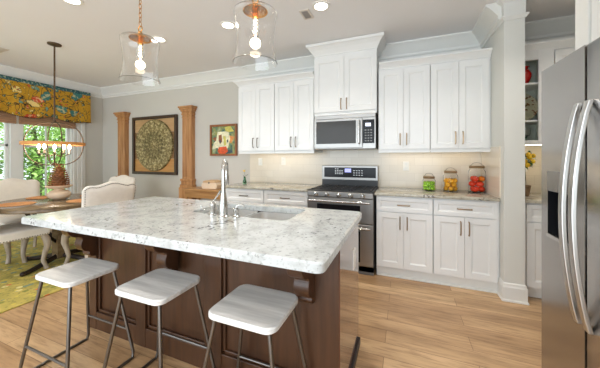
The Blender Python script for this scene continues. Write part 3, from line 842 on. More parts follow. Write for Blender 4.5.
box(bm, x0, 2.115, yF, yF+0.02, zb, zt, 0.002); box(bm, 2.303, x1, yF, yF+0.02, zb, zt, 0.002); box(bm, 2.115, 2.303, yF, yF+0.02, zb, 1.468, 0.002); box(bm, 2.115, 2.303, yF, yF+0.02, 2.262, zt, 0.002)
obj('door_frame', bm, M['cab'], t)
for z in (1.672, 2.045): part('shelf', M['cab'], t, x0+0.02, x1-0.02, yF+0.025, -0.03, z-0.018, z)
t = thing('pantry_wall_cabinet', 'white solid-door wall cabinet in the nook, mostly behind the refrigerator', 'cabinet', (0, 0, 0))
part('carcass', M['cab'], t, 2.424, 3.33, yF+0.02, -0.012, zb, zt)
for k in range(2):
    bm = B(); shaker(bm, 2.43+k*0.45, 2.875+k*0.45, zb+0.012, zt-0.03, yF); obj('door', bm, M['cab'], t)
cab_crown('cabinet_crown', [(SX2+0.003, yF+0.01), (3.33, yF+0.01)], 2.345, 'white crown moulding on the wall cabinets in the nook')
t2 = thing('under_cabinet_light', 'glowing light strip under the nook wall cabinet', 'light', (2.4, -0.2, zb))
bm = B(); box(bm, -0.3, 0.3, -0.02, 0.02, -0.008, 0.0); obj('diffuser', bm, M['led'], t2)
a = area('strip_glow', (0, 0, -0.012), (0, 0, 0), 0.55, 0.03, UNDER_POWER*1.1, (1.0, 0.78, 0.5)); a.parent = t2

bm = B(); lathe(bm, [(0, 0), (0.045, 0), (0.06, 0.02), (0.082, 0.07), (0.085, 0.10), (0.068, 0.14), (0.05, 0.155), (0.055, 0.172), (0.064, 0.18), (0.058, 0.18), (0.045, 0.158), (0.06, 0.14), (0.076, 0.10), (0.05, 0.02), (0, 0.012)], seg=28)
tag(obj('ceramic_jug', bm, M['red'], smooth=True, loc=(2.205, -0.235, 2.046)), 'glossy red ceramic jug on the top shelf of the nook cabinet', 'jug')
bm = B(); lathe(bm, [(0, 0.012), (0.11, 0.012), (0.165, -0.006), (0.168, -0.002), (0.11, 0.02), (0, 0.02)], seg=40, axis='y')
o = tag(obj('decorative_plate', bm, M['plate'], smooth=True, loc=(2.215, -0.135, 1.672+0.1635)), 'pale plate with brown leaf pattern standing in the nook cabinet', 'plate')
o.rotation_euler = (-0.2, 0, 0)
def goblet(x, y, lab):
    t = thing('goblet', lab, 'glass', (x, y, 1.451), 0, 'green glass goblets')
    bm = B(); lathe(bm, [(0, 0), (0.028, 0), (0.028, 0.003), (0.006, 0.010), (0.005, 0.05), (0.02, 0.06), (0, 0.062)], seg=20); obj('stem', bm, M['gglass'], t, True)
    bm = B(); lathe(bm, [(0.004, 0.062), (0.03, 0.072), (0.038, 0.10), (0.036, 0.15), (0.0345, 0.15), (0.036, 0.10), (0.028, 0.075), (0.004, 0.066)], seg=20); obj('bowl', bm, M['glass'], t, True)
goblet(2.165, -0.20, 'green-stemmed glass goblet on bottom nook shelf, left one'); goblet(2.255, -0.20, 'green-stemmed glass goblet on bottom nook shelf, right one')

# lemon topiary
t = thing('lemon_topiary', 'potted lemon plant with dark leaves on the nook worktop', 'plant', (2.195, -0.34, 0.914))
bm = B(); lathe(bm, [(0, 0), (0.035, 0), (0.045, 0.06), (0.05, 0.10), (0.053, 0.105), (0.046, 0.105), (0.042, 0.09), (0, 0.09)], seg=20); obj('pot', bm, M['pot'], t, True)
bm = B(); tube(bm, [(0, 0, 0.085), (0.006, 0, 0.18), (0, 0, 0.30)], 0.005, 8); obj('trunk', bm, M['stem'], t, True)
bm = B(); random.seed(5)
def leaf(bm, p, d, L, wd):
    d = d.normalized(); a, b = frame_of(d)
    q = [p, p+d*L*0.45+a*wd, p+d*L-b*wd*0.3, p+d*L*0.45-a*wd]
    bm.faces.new([bm.verts.new(v) for v in q])
for k in range(150):
    d = Vector((random.gauss(0, 1), random.gauss(0, 1), random.gauss(0, 1))).normalized()
    leaf(bm, Vector((0, 0, 0.36))+d*random.uniform(0.02, 0.065), d+Vector((0, 0, random.uniform(-0.6, 0.3))), 0.05, 0.013)
obj('foliage', bm, M['leaf'], t)
for k, p in enumerate([(0.02, -0.06, 0.385), (-0.02, -0.07, 0.345), (0.05, -0.045, 0.345), (0.01, -0.06, 0.41), (0.055, -0.04, 0.40), (-0.04, -0.055, 0.39), (0.0, -0.07, 0.31)]):
    bm = B(); ball(bm, p, 0.021, 1, 1, 1.15); obj('lemon', bm, M['lemon'], t, True)

# ------------------------------------------------------------------ glass fruit jars
def make_jar(x, y, R, H, lab):
    t = thing('storage_jar', lab, 'jar', (x, y, 0.914))
    bm = B(); w = 0.003
    prof = [(0, 0), (R-0.006, 0), (R, 0.008), (R, H*0.80), (R*0.97, H*0.88), (R*0.80, H*0.96), (R*0.80, H), (R*0.80-w, H), (R*0.80-w, H*0.955), (R*0.95-w, H*0.87), (R-w, H*0.79), (R-w, 0.012), (R-0.01, 0.006), (0, 0.006)]
    lathe(bm, prof, seg=36); obj('glass_body', bm, M['jarglass'], t, True)
    bm = B(); lathe(bm, [(0, H), (R*0.86, H), (R*0.88, H+0.004), (R*0.88, H+0.02), (R*0.80, H+0.026), (0, H+0.028)], seg=32); obj('lid', bm, M['lid'], t, True)
    bm = B(); pts = [(-R*0.82, 0, H+0.012), (-R*0.80, 0, H+0.03)] + [(-R*0.62*math.cos(PI*k/10), 0, H+0.032+0.030*math.sin(PI*k/10)) for k in range(11)] + [(R*0.80, 0, H+0.03), (R*0.82, 0, H+0.012)]
    tube(bm, pts, 0.0022, 6); obj('wire_handle', bm, M['wire'], t, True)
    return t
J1, J2, J3 = (1.345, -0.22), (1.57, -0.185), (1.824, -0.19)
make_jar(*J1, 0.070, 0.140, 'shortest lidded glass jar, full of small green limes')
make_jar(*J2, 0.075, 0.205, 'middle-height lidded glass jar, half full of orange clementines')
make_jar(*J3, 0.082, 0.265, 'tallest lidded glass jar, half full of red tomatoes')
def fill(name, c, R, r, layers, m, lab, cat, group, squash=(1, 1, 1), special=None, dz=None, centre=True):
    first = None
    z = 0.914+0.0065+r*squash[2]
    n = max(3, int(PI/math.asin(min(0.99, (r*1.0)/(R-r)))))
    k = 0
    for L in range(layers):
        pos = [((R-r)*math.cos(2*PI*i/n+L*PI/n), (R-r)*math.sin(2*PI*i/n+L*PI/n)) for i in range(n)]
        if centre and (R-r) > 2*r*0.99: pos.append((0, 0))
        for px, py in pos:
            if first is None:
                bm = B(); ball(bm, (0, 0, 0), r, *squash, sub=3); o = obj(name, bm, m, smooth=True)
                if name != 'lime' :
                    bm = B(); lathe(bm, [(0, r*squash[2]*0.97), (r*0.25, r*squash[2]*0.98), (0, r*squash[2]*1.04)], seg=5); obj('stem', bm, M['stem'], o)
                first = o
            else: o = copy_tree(first)
            tilt = random.uniform(0.2, 1.2) if name == 'tomato' else 0
            o.location = (c[0]+px, c[1]+py, z+random.uniform(0, 0.001)); o.rotation_euler = (0, 0, random.uniform(0, 6))
            tag(o, lab, cat, group); k += 1
            if special and k == special[0]:
                for s in [o]: s.data = s.data.copy(); s.data.materials[0] = special[1]; s['label'] = special[2]; del s['group']
        z += dz or r*1.75
fill('lime', J1, 0.066, 0.0185, 3, M['lime'], 'small green lime inside the shortest glass jar', 'lime', 'limes in the shortest jar', dz=0.0325)
fill('clementine', J2, 0.071, 0.027, 3, M['orange'], 'small orange clementine inside the middle-height glass jar', 'clementine', 'clementines in the middle jar', dz=0.043)
fill('tomato', J3, 0.078, 0.034, 3, M['tomato'], 'ripe red tomato inside the tallest glass jar', 'tomato', 'tomatoes in the tallest jar', squash=(1, 1, 0.92),
     special=(9, mat('orange_tomato', srgb(236, 128, 24), 0.2), 'orange tomato lying on top of the red ones in the tallest jar'), dz=0.056, centre=False)

# ------------------------------------------------------------------ wall plates
def outlet(x, z, lab, y=-0.008):
    t = thing('outlet_cover', lab, 'outlet', (x, y, z))
    part('plate', M['white'], t, -0.036, 0.036, -0.006, 0, -0.058, 0.058, bev=0.002)
    bm = B(); box(bm, -0.017, 0.017, -0.008, -0.005, 0.008, 0.036, 0.001); box(bm, -0.017, 0.017, -0.008, -0.005, -0.036, -0.008, 0.001); obj('socket', bm, M['trim'], t)
outlet(-1.02, 1.235, 'white outlet cover on the tile at the left end of the backsplash')
outlet(-0.62, 1.245, 'white outlet cover on the backsplash between range and left outlet')
outlet(1.10, 1.19, 'white outlet cover on the backsplash above the green fruit jar')
outlet(2.30, 1.20, 'white outlet cover on the tile in the nook', -0.008)

# ------------------------------------------------------------------ pilasters and art
def pilaster(x, lab):
    t = thing('pilaster', lab, 'pilaster', (x, -0.001, 0), 0, 'salvaged wood pilasters')
    bm = B(); box(bm, -0.105, 0.105, -0.08, 0, 0.93, 2.05)
    for k in range(4): box(bm, -0.092+k*0.051, -0.061+k*0.051, -0.088, -0.08, 0.97, 1.98, 0.004)
    obj('shaft', bm, M['pine'], t)
    bm = B()
    for z0, z1, e in ((2.0, 2.02, 0.010), (2.05, 2.08, 0.015), (2.08, 2.11, 0.008), (2.11, 2.14, 0.025), (2.14, 2.17, 0.04), (2.17, 2.20, 0.055)):
        box(bm, -0.105-e, 0.105+e, -0.08-e, 0, z0, z1, 0.006)
    obj('capital', bm, M['pine'], t)
    bm = B(); box(bm, -0.15, 0.15, -0.12, 0, 0, 0.78, 0.006)
    for z0, z1, e in ((0.78, 0.83, 0.03), (0.83, 0.89, 0.014), (0.89, 0.93, 0.025)): box(bm, -0.11-e, 0.11+e, -0.08-e, 0, z0, z1, 0.008)
    obj('pedestal', bm, M['pine'], t)
pilaster(-4.14, 'honey wood pilaster in the dining corner, left of the medallion picture')
pilaster(-2.45, 'honey wood pilaster between the medallion picture and the cow painting')
x0, x1, z0, z1 = -3.876, -2.733, 0.985, 2.085
t = thing('medallion_picture', 'square dark-framed wood panel with round embossed olive medallion', 'wall art', ((x0+x1)/2, -0.002, (z0+z1)/2))
hx, hz = (x1-x0)/2, (z1-z0)/2; f = 0.05
bm = B(); box(bm, -hx, -hx+f, -0.05, 0, -hz, hz, 0.004); box(bm, hx-f, hx, -0.05, 0, -hz, hz, 0.004); box(bm, -hx+f, hx-f, -0.05, 0, -hz, -hz+f, 0.004); box(bm, -hx+f, hx-f, -0.05, 0, hz-f, hz, 0.004)
obj('frame', bm, M['frame_dk'], t)
bm = B()
for k in range(4):
    h = (2*hz-2*f)/4; nf = len(bm.faces); box(bm, -hx+f, hx-f, -0.02, -0.006, -hz+f+k*h, -hz+f+(k+1)*h-0.004, 0.002)
    bm.faces.ensure_lookup_table()
    for fc in bm.faces[nf:]: fc.material_index = (0, 1, 2, 3)[k]
obj('backing_boards', bm, [wood('amber_board', srgb(176, 122, 62), srgb(206, 154, 88), 'x', 0.5), wood('brown_board', srgb(122, 84, 48), srgb(150, 110, 68), 'x', 0.5), wood('brown_board_dark', srgb(110, 76, 46), srgb(140, 104, 64), 'x', 0.5), wood('pale_board', srgb(178, 140, 96), srgb(204, 168, 122), 'x', 0.5)], t)
bm = B(); R = 0.475
lathe(bm, [(0, -0.045), (0.06, -0.05), (0.08, -0.04), (0.20, -0.045), (0.22, -0.052), (0.24, -0.042), (0.36, -0.042), (0.38, -0.050), (0.40, -0.040), (R-0.02, -0.036), (R, -0.05), (R+0.012, -0.035), (R+0.012, -0.021), (0, -0.021)], seg=64, axis='y')
obj('medallion', bm, M['medal'], t, True)

x0, x1, z0, z1 = -1.995, -1.452, 1.33, 1.855
t = thing('cow_painting', 'small brown-framed colourful painting of a cow face', 'painting', ((x0+x1)/2, -0.002, (z0+z1)/2))
hx, hz = (x1-x0)/2, (z1-z0)/2; f = 0.035
bm = B(); box(bm, -hx, -hx+f, -0.035, 0, -hz, hz, 0.004); box(bm, hx-f, hx, -0.035, 0, -hz, hz, 0.004); box(bm, -hx+f, hx-f, -0.035, 0, -hz, -hz+f, 0.004); box(bm, -hx+f, hx-f, -0.035, 0, hz-f, hz, 0.004)
obj('frame', bm, M['frame_br'], t)
tn = NT('painted_backdrop')
v = tn.coord(); tn.base(tn.ramp(tn.noise(v, 9, 4, 0.7), [(0.34, srgb(44, 62, 46)), (0.45, srgb(96, 128, 104)), (0.54, srgb(150, 150, 78)), (0.66, srgb(166, 186, 168))])); tn.b.inputs['Roughness'].default_value = 0.5
pc = [srgb(232, 226, 190), srgb(214, 84, 34), srgb(150, 88, 50), srgb(206, 196, 96), srgb(60, 80, 84), srgb(226, 150, 80)]
pm = [tn.m] + [mat('paint_%d' % i, c, 0.5, vary=0.2, scale=25) for i, c in enumerate(pc)]
bm = B(); box(bm, -hx+f, hx-f, -0.015, -0.004, -hz+f, hz-f)
def blob(pts, y, mi):
    vs = [bm.verts.new((x, y, z)) for x, z in pts]; fc = bm.faces.new(vs); fc.material_index = mi
S = 0.235
def sc_(pts): return [(x*S, z*S) for x, z in pts]
blob(sc_([(-0.95, 0.15), (-0.35, 0.35), (-0.3, 0.0), (-0.6, -0.15)]), -0.0155, 3)     # ear
blob(sc_([(0.95, 0.2), (0.4, 0.35), (0.3, 0.0), (0.65, -0.25)]), -0.0155, 6)
blob(sc_([(-0.5, 0.6), (0.42, 0.62), (0.58, 0.1), (0.42, -0.5), (0.15, -0.8), (-0.35, -0.8), (-0.6, -0.4), (-0.62, 0.1)]), -0.016, 1)
blob(sc_([(-0.35, -0.05), (-0.22, 0.02), (-0.18, -0.15), (-0.3, -0.2)]), -0.0172, 5)
blob(sc_([(0.3, -0.0), (0.42, 0.05), (0.42, -0.15), (0.32, -0.18)]), -0.0172, 5)
blob(sc_([(-0.5, 0.1), (-0.85, -0.2), (-0.95, -0.65), (-0.55, -0.55), (-0.4, -0.3)]), -0.0162, 1)
blob(sc_([(-0.4, 0.35), (-0.15, 0.4), (-0.1, -0.1), (-0.3, -0.3), (-0.42, 0.0)]), -0.0165, 3)
blob(sc_([(0.1, 0.9), (0.6, 1.0), (0.9, 0.6), (0.45, 0.55), (0.2, 0.6)]), -0.016, 4)
blob(sc_([(-0.4, -0.5), (0.25, -0.45), (0.4, -0.8), (0.1, -1.0), (-0.35, -0.98), (-0.5, -0.8)]), -0.0165, 2)
blob(sc_([(0.0, 0.3), (0.2, 0.25), (0.25, -0.35), (0.05, -0.4)]), -0.0168, 4)
blob(sc_([(0.25, -0.7), (0.75, -0.65), (0.8, -0.9), (0.3, -0.95)]), -0.0163, 5)
obj('canvas', bm, pm, t)

# console behind island and the box on it
t = thing('wooden_console', 'low honey wood console against the wall, left of the cabinets', 'console', (-1.82, -0.02, 0))
bm = B(); box(bm, -0.44, 0.50, -0.36, 0, 0.775, 0.80, 0.004); obj('top', bm, M['pinex'], t)
bm = B(); box(bm, -0.41, 0.47, -0.33, -0.01, 0.66, 0.775, 0.003); obj('apron', bm, M['pinex'], t)
for sx in (-0.39, 0.45):
    for yy in (-0.31, -0.04):
        part('leg', M['pinex'], t, sx-0.025, sx+0.025, yy-0.025, yy+0.025, 0, 0.66, bev=0.004)
part('shelf', M['pinex'], t, -0.41, 0.47, -0.33, -0.01, 0.18, 0.20)
t = thing('bread_box', 'small cream wooden chest with a bulging lid on the wooden console', 'box', (-1.80, -0.20, 0.801), 0.05)
bm = B(); prism(bm, [(-0.135, 0.0), (0.135, 0.0), (0.15, 0.06), (0.12, 0.10), (-0.12, 0.10), (-0.15, 0.06)], 'y', -0.08, 0.08); obj('body', bm, M['stone'], t, bevel=0.006)
bm = B(); prism(bm, [(-0.125, 0.10), (0.125, 0.10), (0.11, 0.125), (0.06, 0.138), (-0.06, 0.138), (-0.11, 0.125)], 'y', -0.083, 0.083); obj('lid', bm, mat('chest_lid', srgb(206, 170, 130), 0.6), t, bevel=0.004)
part('clasp', M['pewter'], t, -0.01, 0.01, -0.088, -0.08, 0.085, 0.115, bev=0.002)

# little vase with yellow bloom on left worktop
t = thing('bud_vase', 'small glass bud vase with a yellow bloom on the left worktop', 'vase', (-1.10, -0.33, 0.915))
bm = B(); lathe(bm, [(0, 0), (0.025, 0), (0.03, 0.03), (0.014, 0.08), (0.016, 0.10), (0.013, 0.10), (0.011, 0.08), (0.026, 0.03), (0, 0.004)], seg=20); obj('vessel', bm, M['gglass'], t, True)
bm = B(); tube(bm, [(0, 0, 0.01), (0.01, 0, 0.12), (-0.01, 0, 0.19)], 0.002, 6); leaf(bm, Vector((0.01, 0, 0.11)), Vector((1, 0, 0.6)), 0.07, 0.012); leaf(bm, Vector((0.008, 0, 0.08)), Vector((-0.6, 0, 0.9)), 0.06, 0.012); obj('stem', bm, M['leaf'], t)
bm = B()
for k in range(12):
    a = k*2*PI/12; leaf(bm, Vector((-0.01, 0, 0.19)), Vector((math.cos(a), math.sin(a)*0.7, 0.5*math.sin(2*a))), 0.035, 0.01)
ball(bm, (-0.01, 0, 0.19), 0.013); obj('bloom', bm, M['lemon'], t)

# ------------------------------------------------------------------ dining area
bm = B(); box(bm, -4.5, -2.04, -3.5, -0.62, 0.001, 0.012, 0.004)
tag(obj('area_rug', bm, M['rug']), 'yellow and green patterned rug under the dining table', 'rug')

TX, TY = -2.90, -1.67
t = thing('dining_table', 'round weathered wood dining table with a dark iron and wood base', 'table', (TX, TY, 0.0125))
bm = B(); lathe(bm, [(0, 0.70), (0.57, 0.70), (0.585, 0.712), (0.585, 0.735), (0.60, 0.742), (0.602, 0.758), (0.59, 0.765), (0, 0.765)], seg=64); obj('tabletop', bm, M['tablewood'], t, True)
bm = B(); box(bm, -0.06, 0.06, -0.06, 0.06, 0.05, 0.70, 0.006); obj('post', bm, M['tablewood'], t)
for k in range(4):
    a = math.radians(20+90*k); ca, sa = math.cos(a), math.sin(a)
    bm = B(); tube(bm, [(0.42*ca, 0.42*sa, 0.022), (0.30*ca, 0.30*sa, 0.035), (0.05*ca, 0.05*sa, 0.08)], [0.022, 0.028, 0.03], 8)
    ball(bm, (0.43*ca, 0.43*sa, 0.026), 0.026); obj('foot', bm, M['iron'], t, True)
    bm = B(); tube(bm, [(0.40*ca, 0.40*sa, 0.69), (0.25*ca, 0.25*sa, 0.45), (0.05*ca, 0.05*sa, 0.25)], 0.018, 8); obj('brace', bm, M['iron'], t, True)

def make_chair(fab):
    t = thing('dining_chair', '', 'chair', (0, 0, 0))
    # seat cushion
    bm = B(); nx, ny = 12, 12; hx, hy = 0.27, 0.25
    def P(i, j, top):
        u = -1+2*i/nx; v = -1+2*j/ny
        z = 0.49+0.03*(1-u**4)*(1-v**4) if top else 0.40
        wd = hx*(1.0 if v > -0.2 else 1-0.08*(-v-0.2))
        return (u*wd, v*hy, z)
    top = [[bm.verts.new(P(i, j, True)) for j in range(ny+1)] for i in range(nx+1)]
    bot = [[bm.verts.new(P(i, j, False)) for j in range(ny+1)] for i in range(nx+1)]
    for i in range(nx):
        for j in range(ny):
            bm.faces.new((top[i][j], top[i+1][j], top[i+1][j+1], top[i][j+1])); bm.faces.new((bot[i][j], bot[i][j+1], bot[i+1][j+1], bot[i+1][j]))
    for i in range(nx):
        bm.faces.new((top[i][0], bot[i][0], bot[i+1][0], top[i+1][0])); bm.faces.new((top[i][ny], top[i+1][ny], bot[i+1][ny], bot[i][ny]))
    for j in range(ny):
        bm.faces.new((top[0][j], top[0][j+1], bot[0][j+1], bot[0][j])); bm.faces.new((top[nx][j], bot[nx][j], bot[nx][j+1], top[nx][j+1]))
    s = obj('seat', bm, fab, t, True, bevel=0.012)
    bm = B(); n = 22
    for k in range(n+1):
        u = -1+2*k/n
        ball(bm, (u*hx*0.97, hy+0.001, 0.412), 0.0055, sub=1)
        for sx in (-1, 1): ball(bm, (sx*hx*(1.0 if u > -0.2 else 1-0.08*(-u-0.2))+sx*0.001, u*hy*0.97, 0.412), 0.0055, sub=1)
    obj('nailhead_trim', bm, M['nail'], s)
    # camelback
    def topz(u):
        a = abs(u)
        b = min(1, a/0.62)
        return 0.965+0.038*(0.5+0.5*math.cos(PI*b)) if a < 0.62 else 0.965+0.008*math.sin((a-0.62)/0.38*PI)-0.045*((a-0.62)/0.38)**4
    bm = B(); nx, nz = 20, 14; F = []; K = []
    def Q(i, j, side):
        u = -1+2*i/nx; v = j/nz; wv = 0.285*(0.90+0.10*v)
        z0 = 0.44; z = z0+(topz(u)-z0)*v
        edge = min(1, (1-abs(u))*7)**0.5*min(1, (1-v)*8+0.0)**0.5
        th = 0.018+0.032*edge
        yb = -0.235-0.09*v+0.03*(u*u)
        return (u*wv, yb+side*th, z)
    F = [[bm.verts.new(Q(i, j, 1)) for j in range(nz+1)] for i in range(nx+1)]
    K = [[bm.verts.new(Q(i, j, -0.75)) for j in range(nz+1)] for i in range(nx+1)]
    for i in range(nx):
        for j in range(nz):
            bm.faces.new((F[i][j], F[i+1][j], F[i+1][j+1], F[i][j+1])); bm.faces.new((K[i][j], K[i][j+1], K[i+1][j+1], K[i+1][j]))
        bm.faces.new((F[i][nz], F[i+1][nz], K[i+1][nz], K[i][nz])); bm.faces.new((F[i][0], K[i][0], K[i+1][0], F[i+1][0]))
    for j in range(nz):
        bm.faces.new((F[0][j], F[0][j+1], K[0][j+1], K[0][j])); bm.faces.new((F[nx][j], K[nx][j], K[nx][j+1], F[nx][j+1]))
    b = obj('backrest', bm, fab, t, True)
    bm = B()
    path = [(-0.955, v/26) for v in range(0, 26)] + [(-0.955+1.91*k/44, 0.965) for k in range(45)] + [(0.955, 1-v/26) for v in range(1, 26)]
    for u, v in path:
        wv = 0.285*(0.90+0.10*v); z = 0.44+(topz(u)-0.44)*v
        if abs(u) < 0.954: z = topz(u)-0.022
        yb = -0.235-0.09*v+0.03*u*u
        ball(bm, (u*wv, yb-0.75*(0.018+0.032*min(1, (1-abs(u))*7)**0.5*min(1, (1-v)*8)**0.5)-0.001, z), 0.0052, sub=1)
    obj('nailhead_trim', bm, M['nail'], b)
    for sx in (-1, 1):
        bm = B()
        tube(bm, [(sx*0.225, 0.205, 0.40), (sx*0.24, 0.225, 0.34), (sx*0.245, 0.235, 0.27), (sx*0.228, 0.215, 0.18), (sx*0.215, 0.205, 0.10), (sx*0.225, 0.22, 0.04), (sx*0.232, 0.23, 0.0)], [0.032, 0.036, 0.034, 0.026, 0.021, 0.022, 0.026], 12)
        obj('front_leg', bm, M['greywood'], t, True)
        bm = B(); tube(bm, [(sx*0.21, -0.20, 0.40), (sx*0.21, -0.21, 0.2), (sx*0.215, -0.25, 0.0)], [0.024, 0.022, 0.02], 4)
        obj('rear_leg', bm, M['greywood'], t)
    return t
ch = make_chair(M['linen'])
CH = [((-2.46, -1.50), math.radians(84), 'cream nailhead dining chair with its back to the kitchen island'),
      ((-3.02, -2.085), math.radians(0), 'cream nailhead dining chair tucked in at the near side of the table'),
      ((-3.62, -1.72), math.radians(-90), 'cream upholstered dining chair between the table and the window'),
      ((-3.20, -0.99), math.radians(182), 'cream upholstered dining chair between the table and the medallion wall')]
for i, (p, rz, lab) in enumerate(CH):
    c = ch if i == 0 else copy_tree(ch)
    c.location = (p[0], p[1], 0.0125); c.rotation_euler = (0, 0, rz); tag(c, lab, 'chair', 'dining chairs')
TZ = 0.0125+0.766
def mat_round(dx, dy, lab):
    bm = B(); lathe(bm, [(0, 0), (0.165, 0), (0.17, 0.003), (0.165, 0.006)] + [(0.165-0.0165*k, 0.006 if k % 2 else 0.0078) for k in range(1, 10)] + [(0, 0.006)], seg=40)
    tag(obj('placemat', bm, M['rattan'], smooth=True, loc=(TX+dx, TY+dy, TZ)), lab, 'placemat', 'round woven placemats')
mat_round(-0.03, -0.40, 'round woven placemat at the near side of the dining table')
mat_round(-0.40, 0.02, 'round woven placemat on the window side of the dining table')
mat_round(0.37, 0.06, 'round woven placemat on the island side of the dining table')
mat_round(-0.02, 0.41, 'round woven placemat on the far side of the dining table')
t = thing('pedestal_bowl', 'pale turned pedestal bowl in the centre of the dining table', 'bowl', (TX-0.03, TY, TZ))
bm = B(); lathe(bm, [(a_*0.78, b_*0.74) for a_, b_ in [(0, 0), (0.07, 0), (0.12, 0.025), (0.148, 0.07), (0.145, 0.11), (0.10, 0.145), (0.06, 0.16), (0.065, 0.175), (0.12, 0.19), (0.165, 0.215), (0.172, 0.232), (0.16, 0.236), (0.11, 0.215), (0, 0.205)]], seg=40); obj('body', bm, M['stone'], t, True)
t = thing('pinecone_ornament', 'large brown pinecone ornament standing in the pedestal bowl', 'ornament', (TX-0.03, TY, TZ+0.153))
bm = B(); lathe(bm, [(0, 0), (0.05, 0.0), (0.06, 0.06), (0.05, 0.15), (0.03, 0.23), (0, 0.29)], seg=20); obj('core', bm, M['cone'], t, True)
bm = B(); random.seed(2)
for L in range(11):
    z = 0.02+L*0.0255; R = 0.088*(1-(L/12)**1.8)+0.008; n = max(5, int(15-L*0.9))
    for k in range(n):
        a = 2*PI*(k+0.5*(L % 2))/n; ca, sa = math.cos(a), math.sin(a); w = 0.021*(1-L*0.04); r0 = R*0.45
        p = [(r0*ca, r0*sa, z), (R*ca-w*sa, R*sa+w*ca, z+0.006), (R*1.12*ca, R*1.12*sa, z+0.018), (R*ca+w*sa, R*sa-w*ca, z+0.006)]
        q = [(x, y, zz-0.008) for x, y, zz in p]
        A = [bm.verts.new(v) for v in p]; C = [bm.verts.new(v) for v in q]
        bm.faces.new(A); bm.faces.new(C[::-1])
        for i in range(4): bm.faces.new((A[i], C[i], C[(i+1) % 4], A[(i+1) % 4]))
obj('scales', bm, M['cone'], t)

# valance and shade
VX = XL+0.125
def val_bot(y):
    # scallops meeting at lobes; y from -0.30 leftwards
    u = (-0.30-y)
    c = (u % 0.62)/0.62
    z = 2.03-0.065*math.sin(PI*c)**0.8
    if u < 0.05: z = 1.995
    return z
bm = B(); n = 150; y0, y1 = -0.30, -3.15; rows = 10; G = []
for i in range(n+1):
    y = y0+(y1-y0)*i/n; zb = val_bot(y); col = []
    for j in range(rows+1):
        z = 2.585+(zb-2.585)*j/rows; v = j/rows
        col.append(bm.verts.new((VX+0.012*v*math.sin((y0-y)/0.62*2*PI*2)+0.01*v, y, z)))
    G.append(col)
for i in range(n):
    for j in range(rows): bm.faces.new((G[i][j], G[i+1][j], G[i+1][j+1], G[i][j+1]))
# return at the right end, and a top board
for ye, i in ((y0, 0), (y1, n)):
    prev = G[i]; wl = [bm.verts.new((XL+0.002, ye, v.co.z)) for v in prev]
    for j in range(rows): bm.faces.new((prev[j], prev[j+1], wl[j+1], wl[j]))
t = thing('window_valance', 'mustard floral scalloped valance with teal top band over the window', 'valance', (0, 0, 0))
v = obj('fabric', bm, M['floral'], t, True)
sd = v.modifiers.new('solid', 'SOLIDIFY'); sd.thickness = 0.006
bm = B()
for i in range(0, n+1):
    y = y0+(y1-y0)*i/n; co = Vector((VX+0.02, y, val_bot(y)-0.006)); ball(bm, co, 0.008, sub=1)
obj('bead_trim', bm, mat('bead_trim_dark', srgb(60, 46, 40), 0.5), t)
part('mounting_board', M['white'], t, XL+0.002, VX-0.005, y1+0.01, y0-0.01, 2.56, 2.582)
for i, (a, b) in enumerate(WIN):
    bm = B()
    for k in range(24):
        z = 2.20-k*0.0145; box(bm, XL+0.035, XL+0.043, b-0.06, a+0.06, z-0.0135, z)
    for k in range(3): box(bm, XL+0.035, XL+0.052-0.0, b-0.06, a+0.06, 1.86+k*0.03, 1.883+k*0.03, 0.004)
    tag(obj('woven_shade', bm, M['shade']), ['brown woven wood shade raised over the window nearest the corner', 'brown woven wood shade raised over the middle window', 'brown woven wood shade raised over the window farthest from the corner'][i], 'blind', 'woven wood shades')

# chandelier
CX_, CY_ = -3.05, -1.66
t = thing('orb_chandelier', 'bronze orb chandelier with a wooden hoop over the dining table', 'chandelier', (CX_, CY_, 0))
bm = B(); lathe(bm, [(0, CE-0.03), (0.03, CE-0.028), (0.068, CE-0.015), (0.07, CE), (0, CE)], seg=28); obj('canopy', bm, M['bronze'], t, True)
bm = B(); tube(bm, [(0, 0, CE-0.02), (0, 0, 1.76)], 0.009, 10); ball(bm, (0, 0, 1.76), 0.02); obj('rod', bm, M['bronze'], t, True)
zc = 1.47; RX, RZ = 0.29, 0.27
for k in range(2):
    a = math.radians(-12+58*k); ca, sa = math.cos(a), math.sin(a); pts = []
    for i in range(40):
        th = 2*PI*i/40; cx, sz = math.cos(th), math.sin(th)
        ex = math.copysign(abs(cx)**0.75, cx)*RX; ez = math.copysign(abs(sz)**0.9, sz)*RZ
        pts.append((ex*ca, ex*sa, zc+ez))
    bm = B(); tube(bm, pts, 0.0065, 8, closed=True); obj('hoop', bm, M['bronze'], t, True)
bm = B(); lathe(bm, [(0.305, 1.455), (0.305, 1.492), (0.292, 1.492), (0.292, 1.455), (0.305, 1.455)], seg=56); obj('wooden_ring', bm, M['orangewood'], t, True)
bm = B(); tube(bm, [(0, 0, zc-RZ), (0, 0, zc-0.1)], 0.008, 8); lathe(bm, [(0, 0), (0.03, 0.01), (0.02, 0.04), (0, 0.05)], (0, 0, zc-RZ-0.01), 16); obj('finial', bm, M['bronze'], t, True)
for k in range(5):
    a = math.radians(10+72*k); x, y = 0.15*math.cos(a), 0.15*math.sin(a)
    bm = B(); tube(bm, [(0, 0, zc-0.13), (x*0.6, y*0.6, zc-0.16), (x, y, zc-0.12)], 0.005, 8); lathe(bm, [(0, 0), (0.022, 0.004), (0.022, 0.008), (0, 0.008)], (x, y, zc-0.125), 14); arm = obj('arm', bm, M['bronze'], t, True)
    bm = B(); lathe(bm, [(0, 0), (0.011, 0), (0.011, 0.05), (0, 0.05)], (x, y, zc-0.117), 12); obj('candle_sleeve', bm, M['candle'], arm, True)
    bm = B(); lathe(bm, [(0, 0), (0.008, 0.002), (0.017, 0.025), (0.012, 0.05), (0.003, 0.07), (0, 0.072)], (x, y, zc-0.067), 14); obj('bulb', bm, M['bulb'], arm, True)

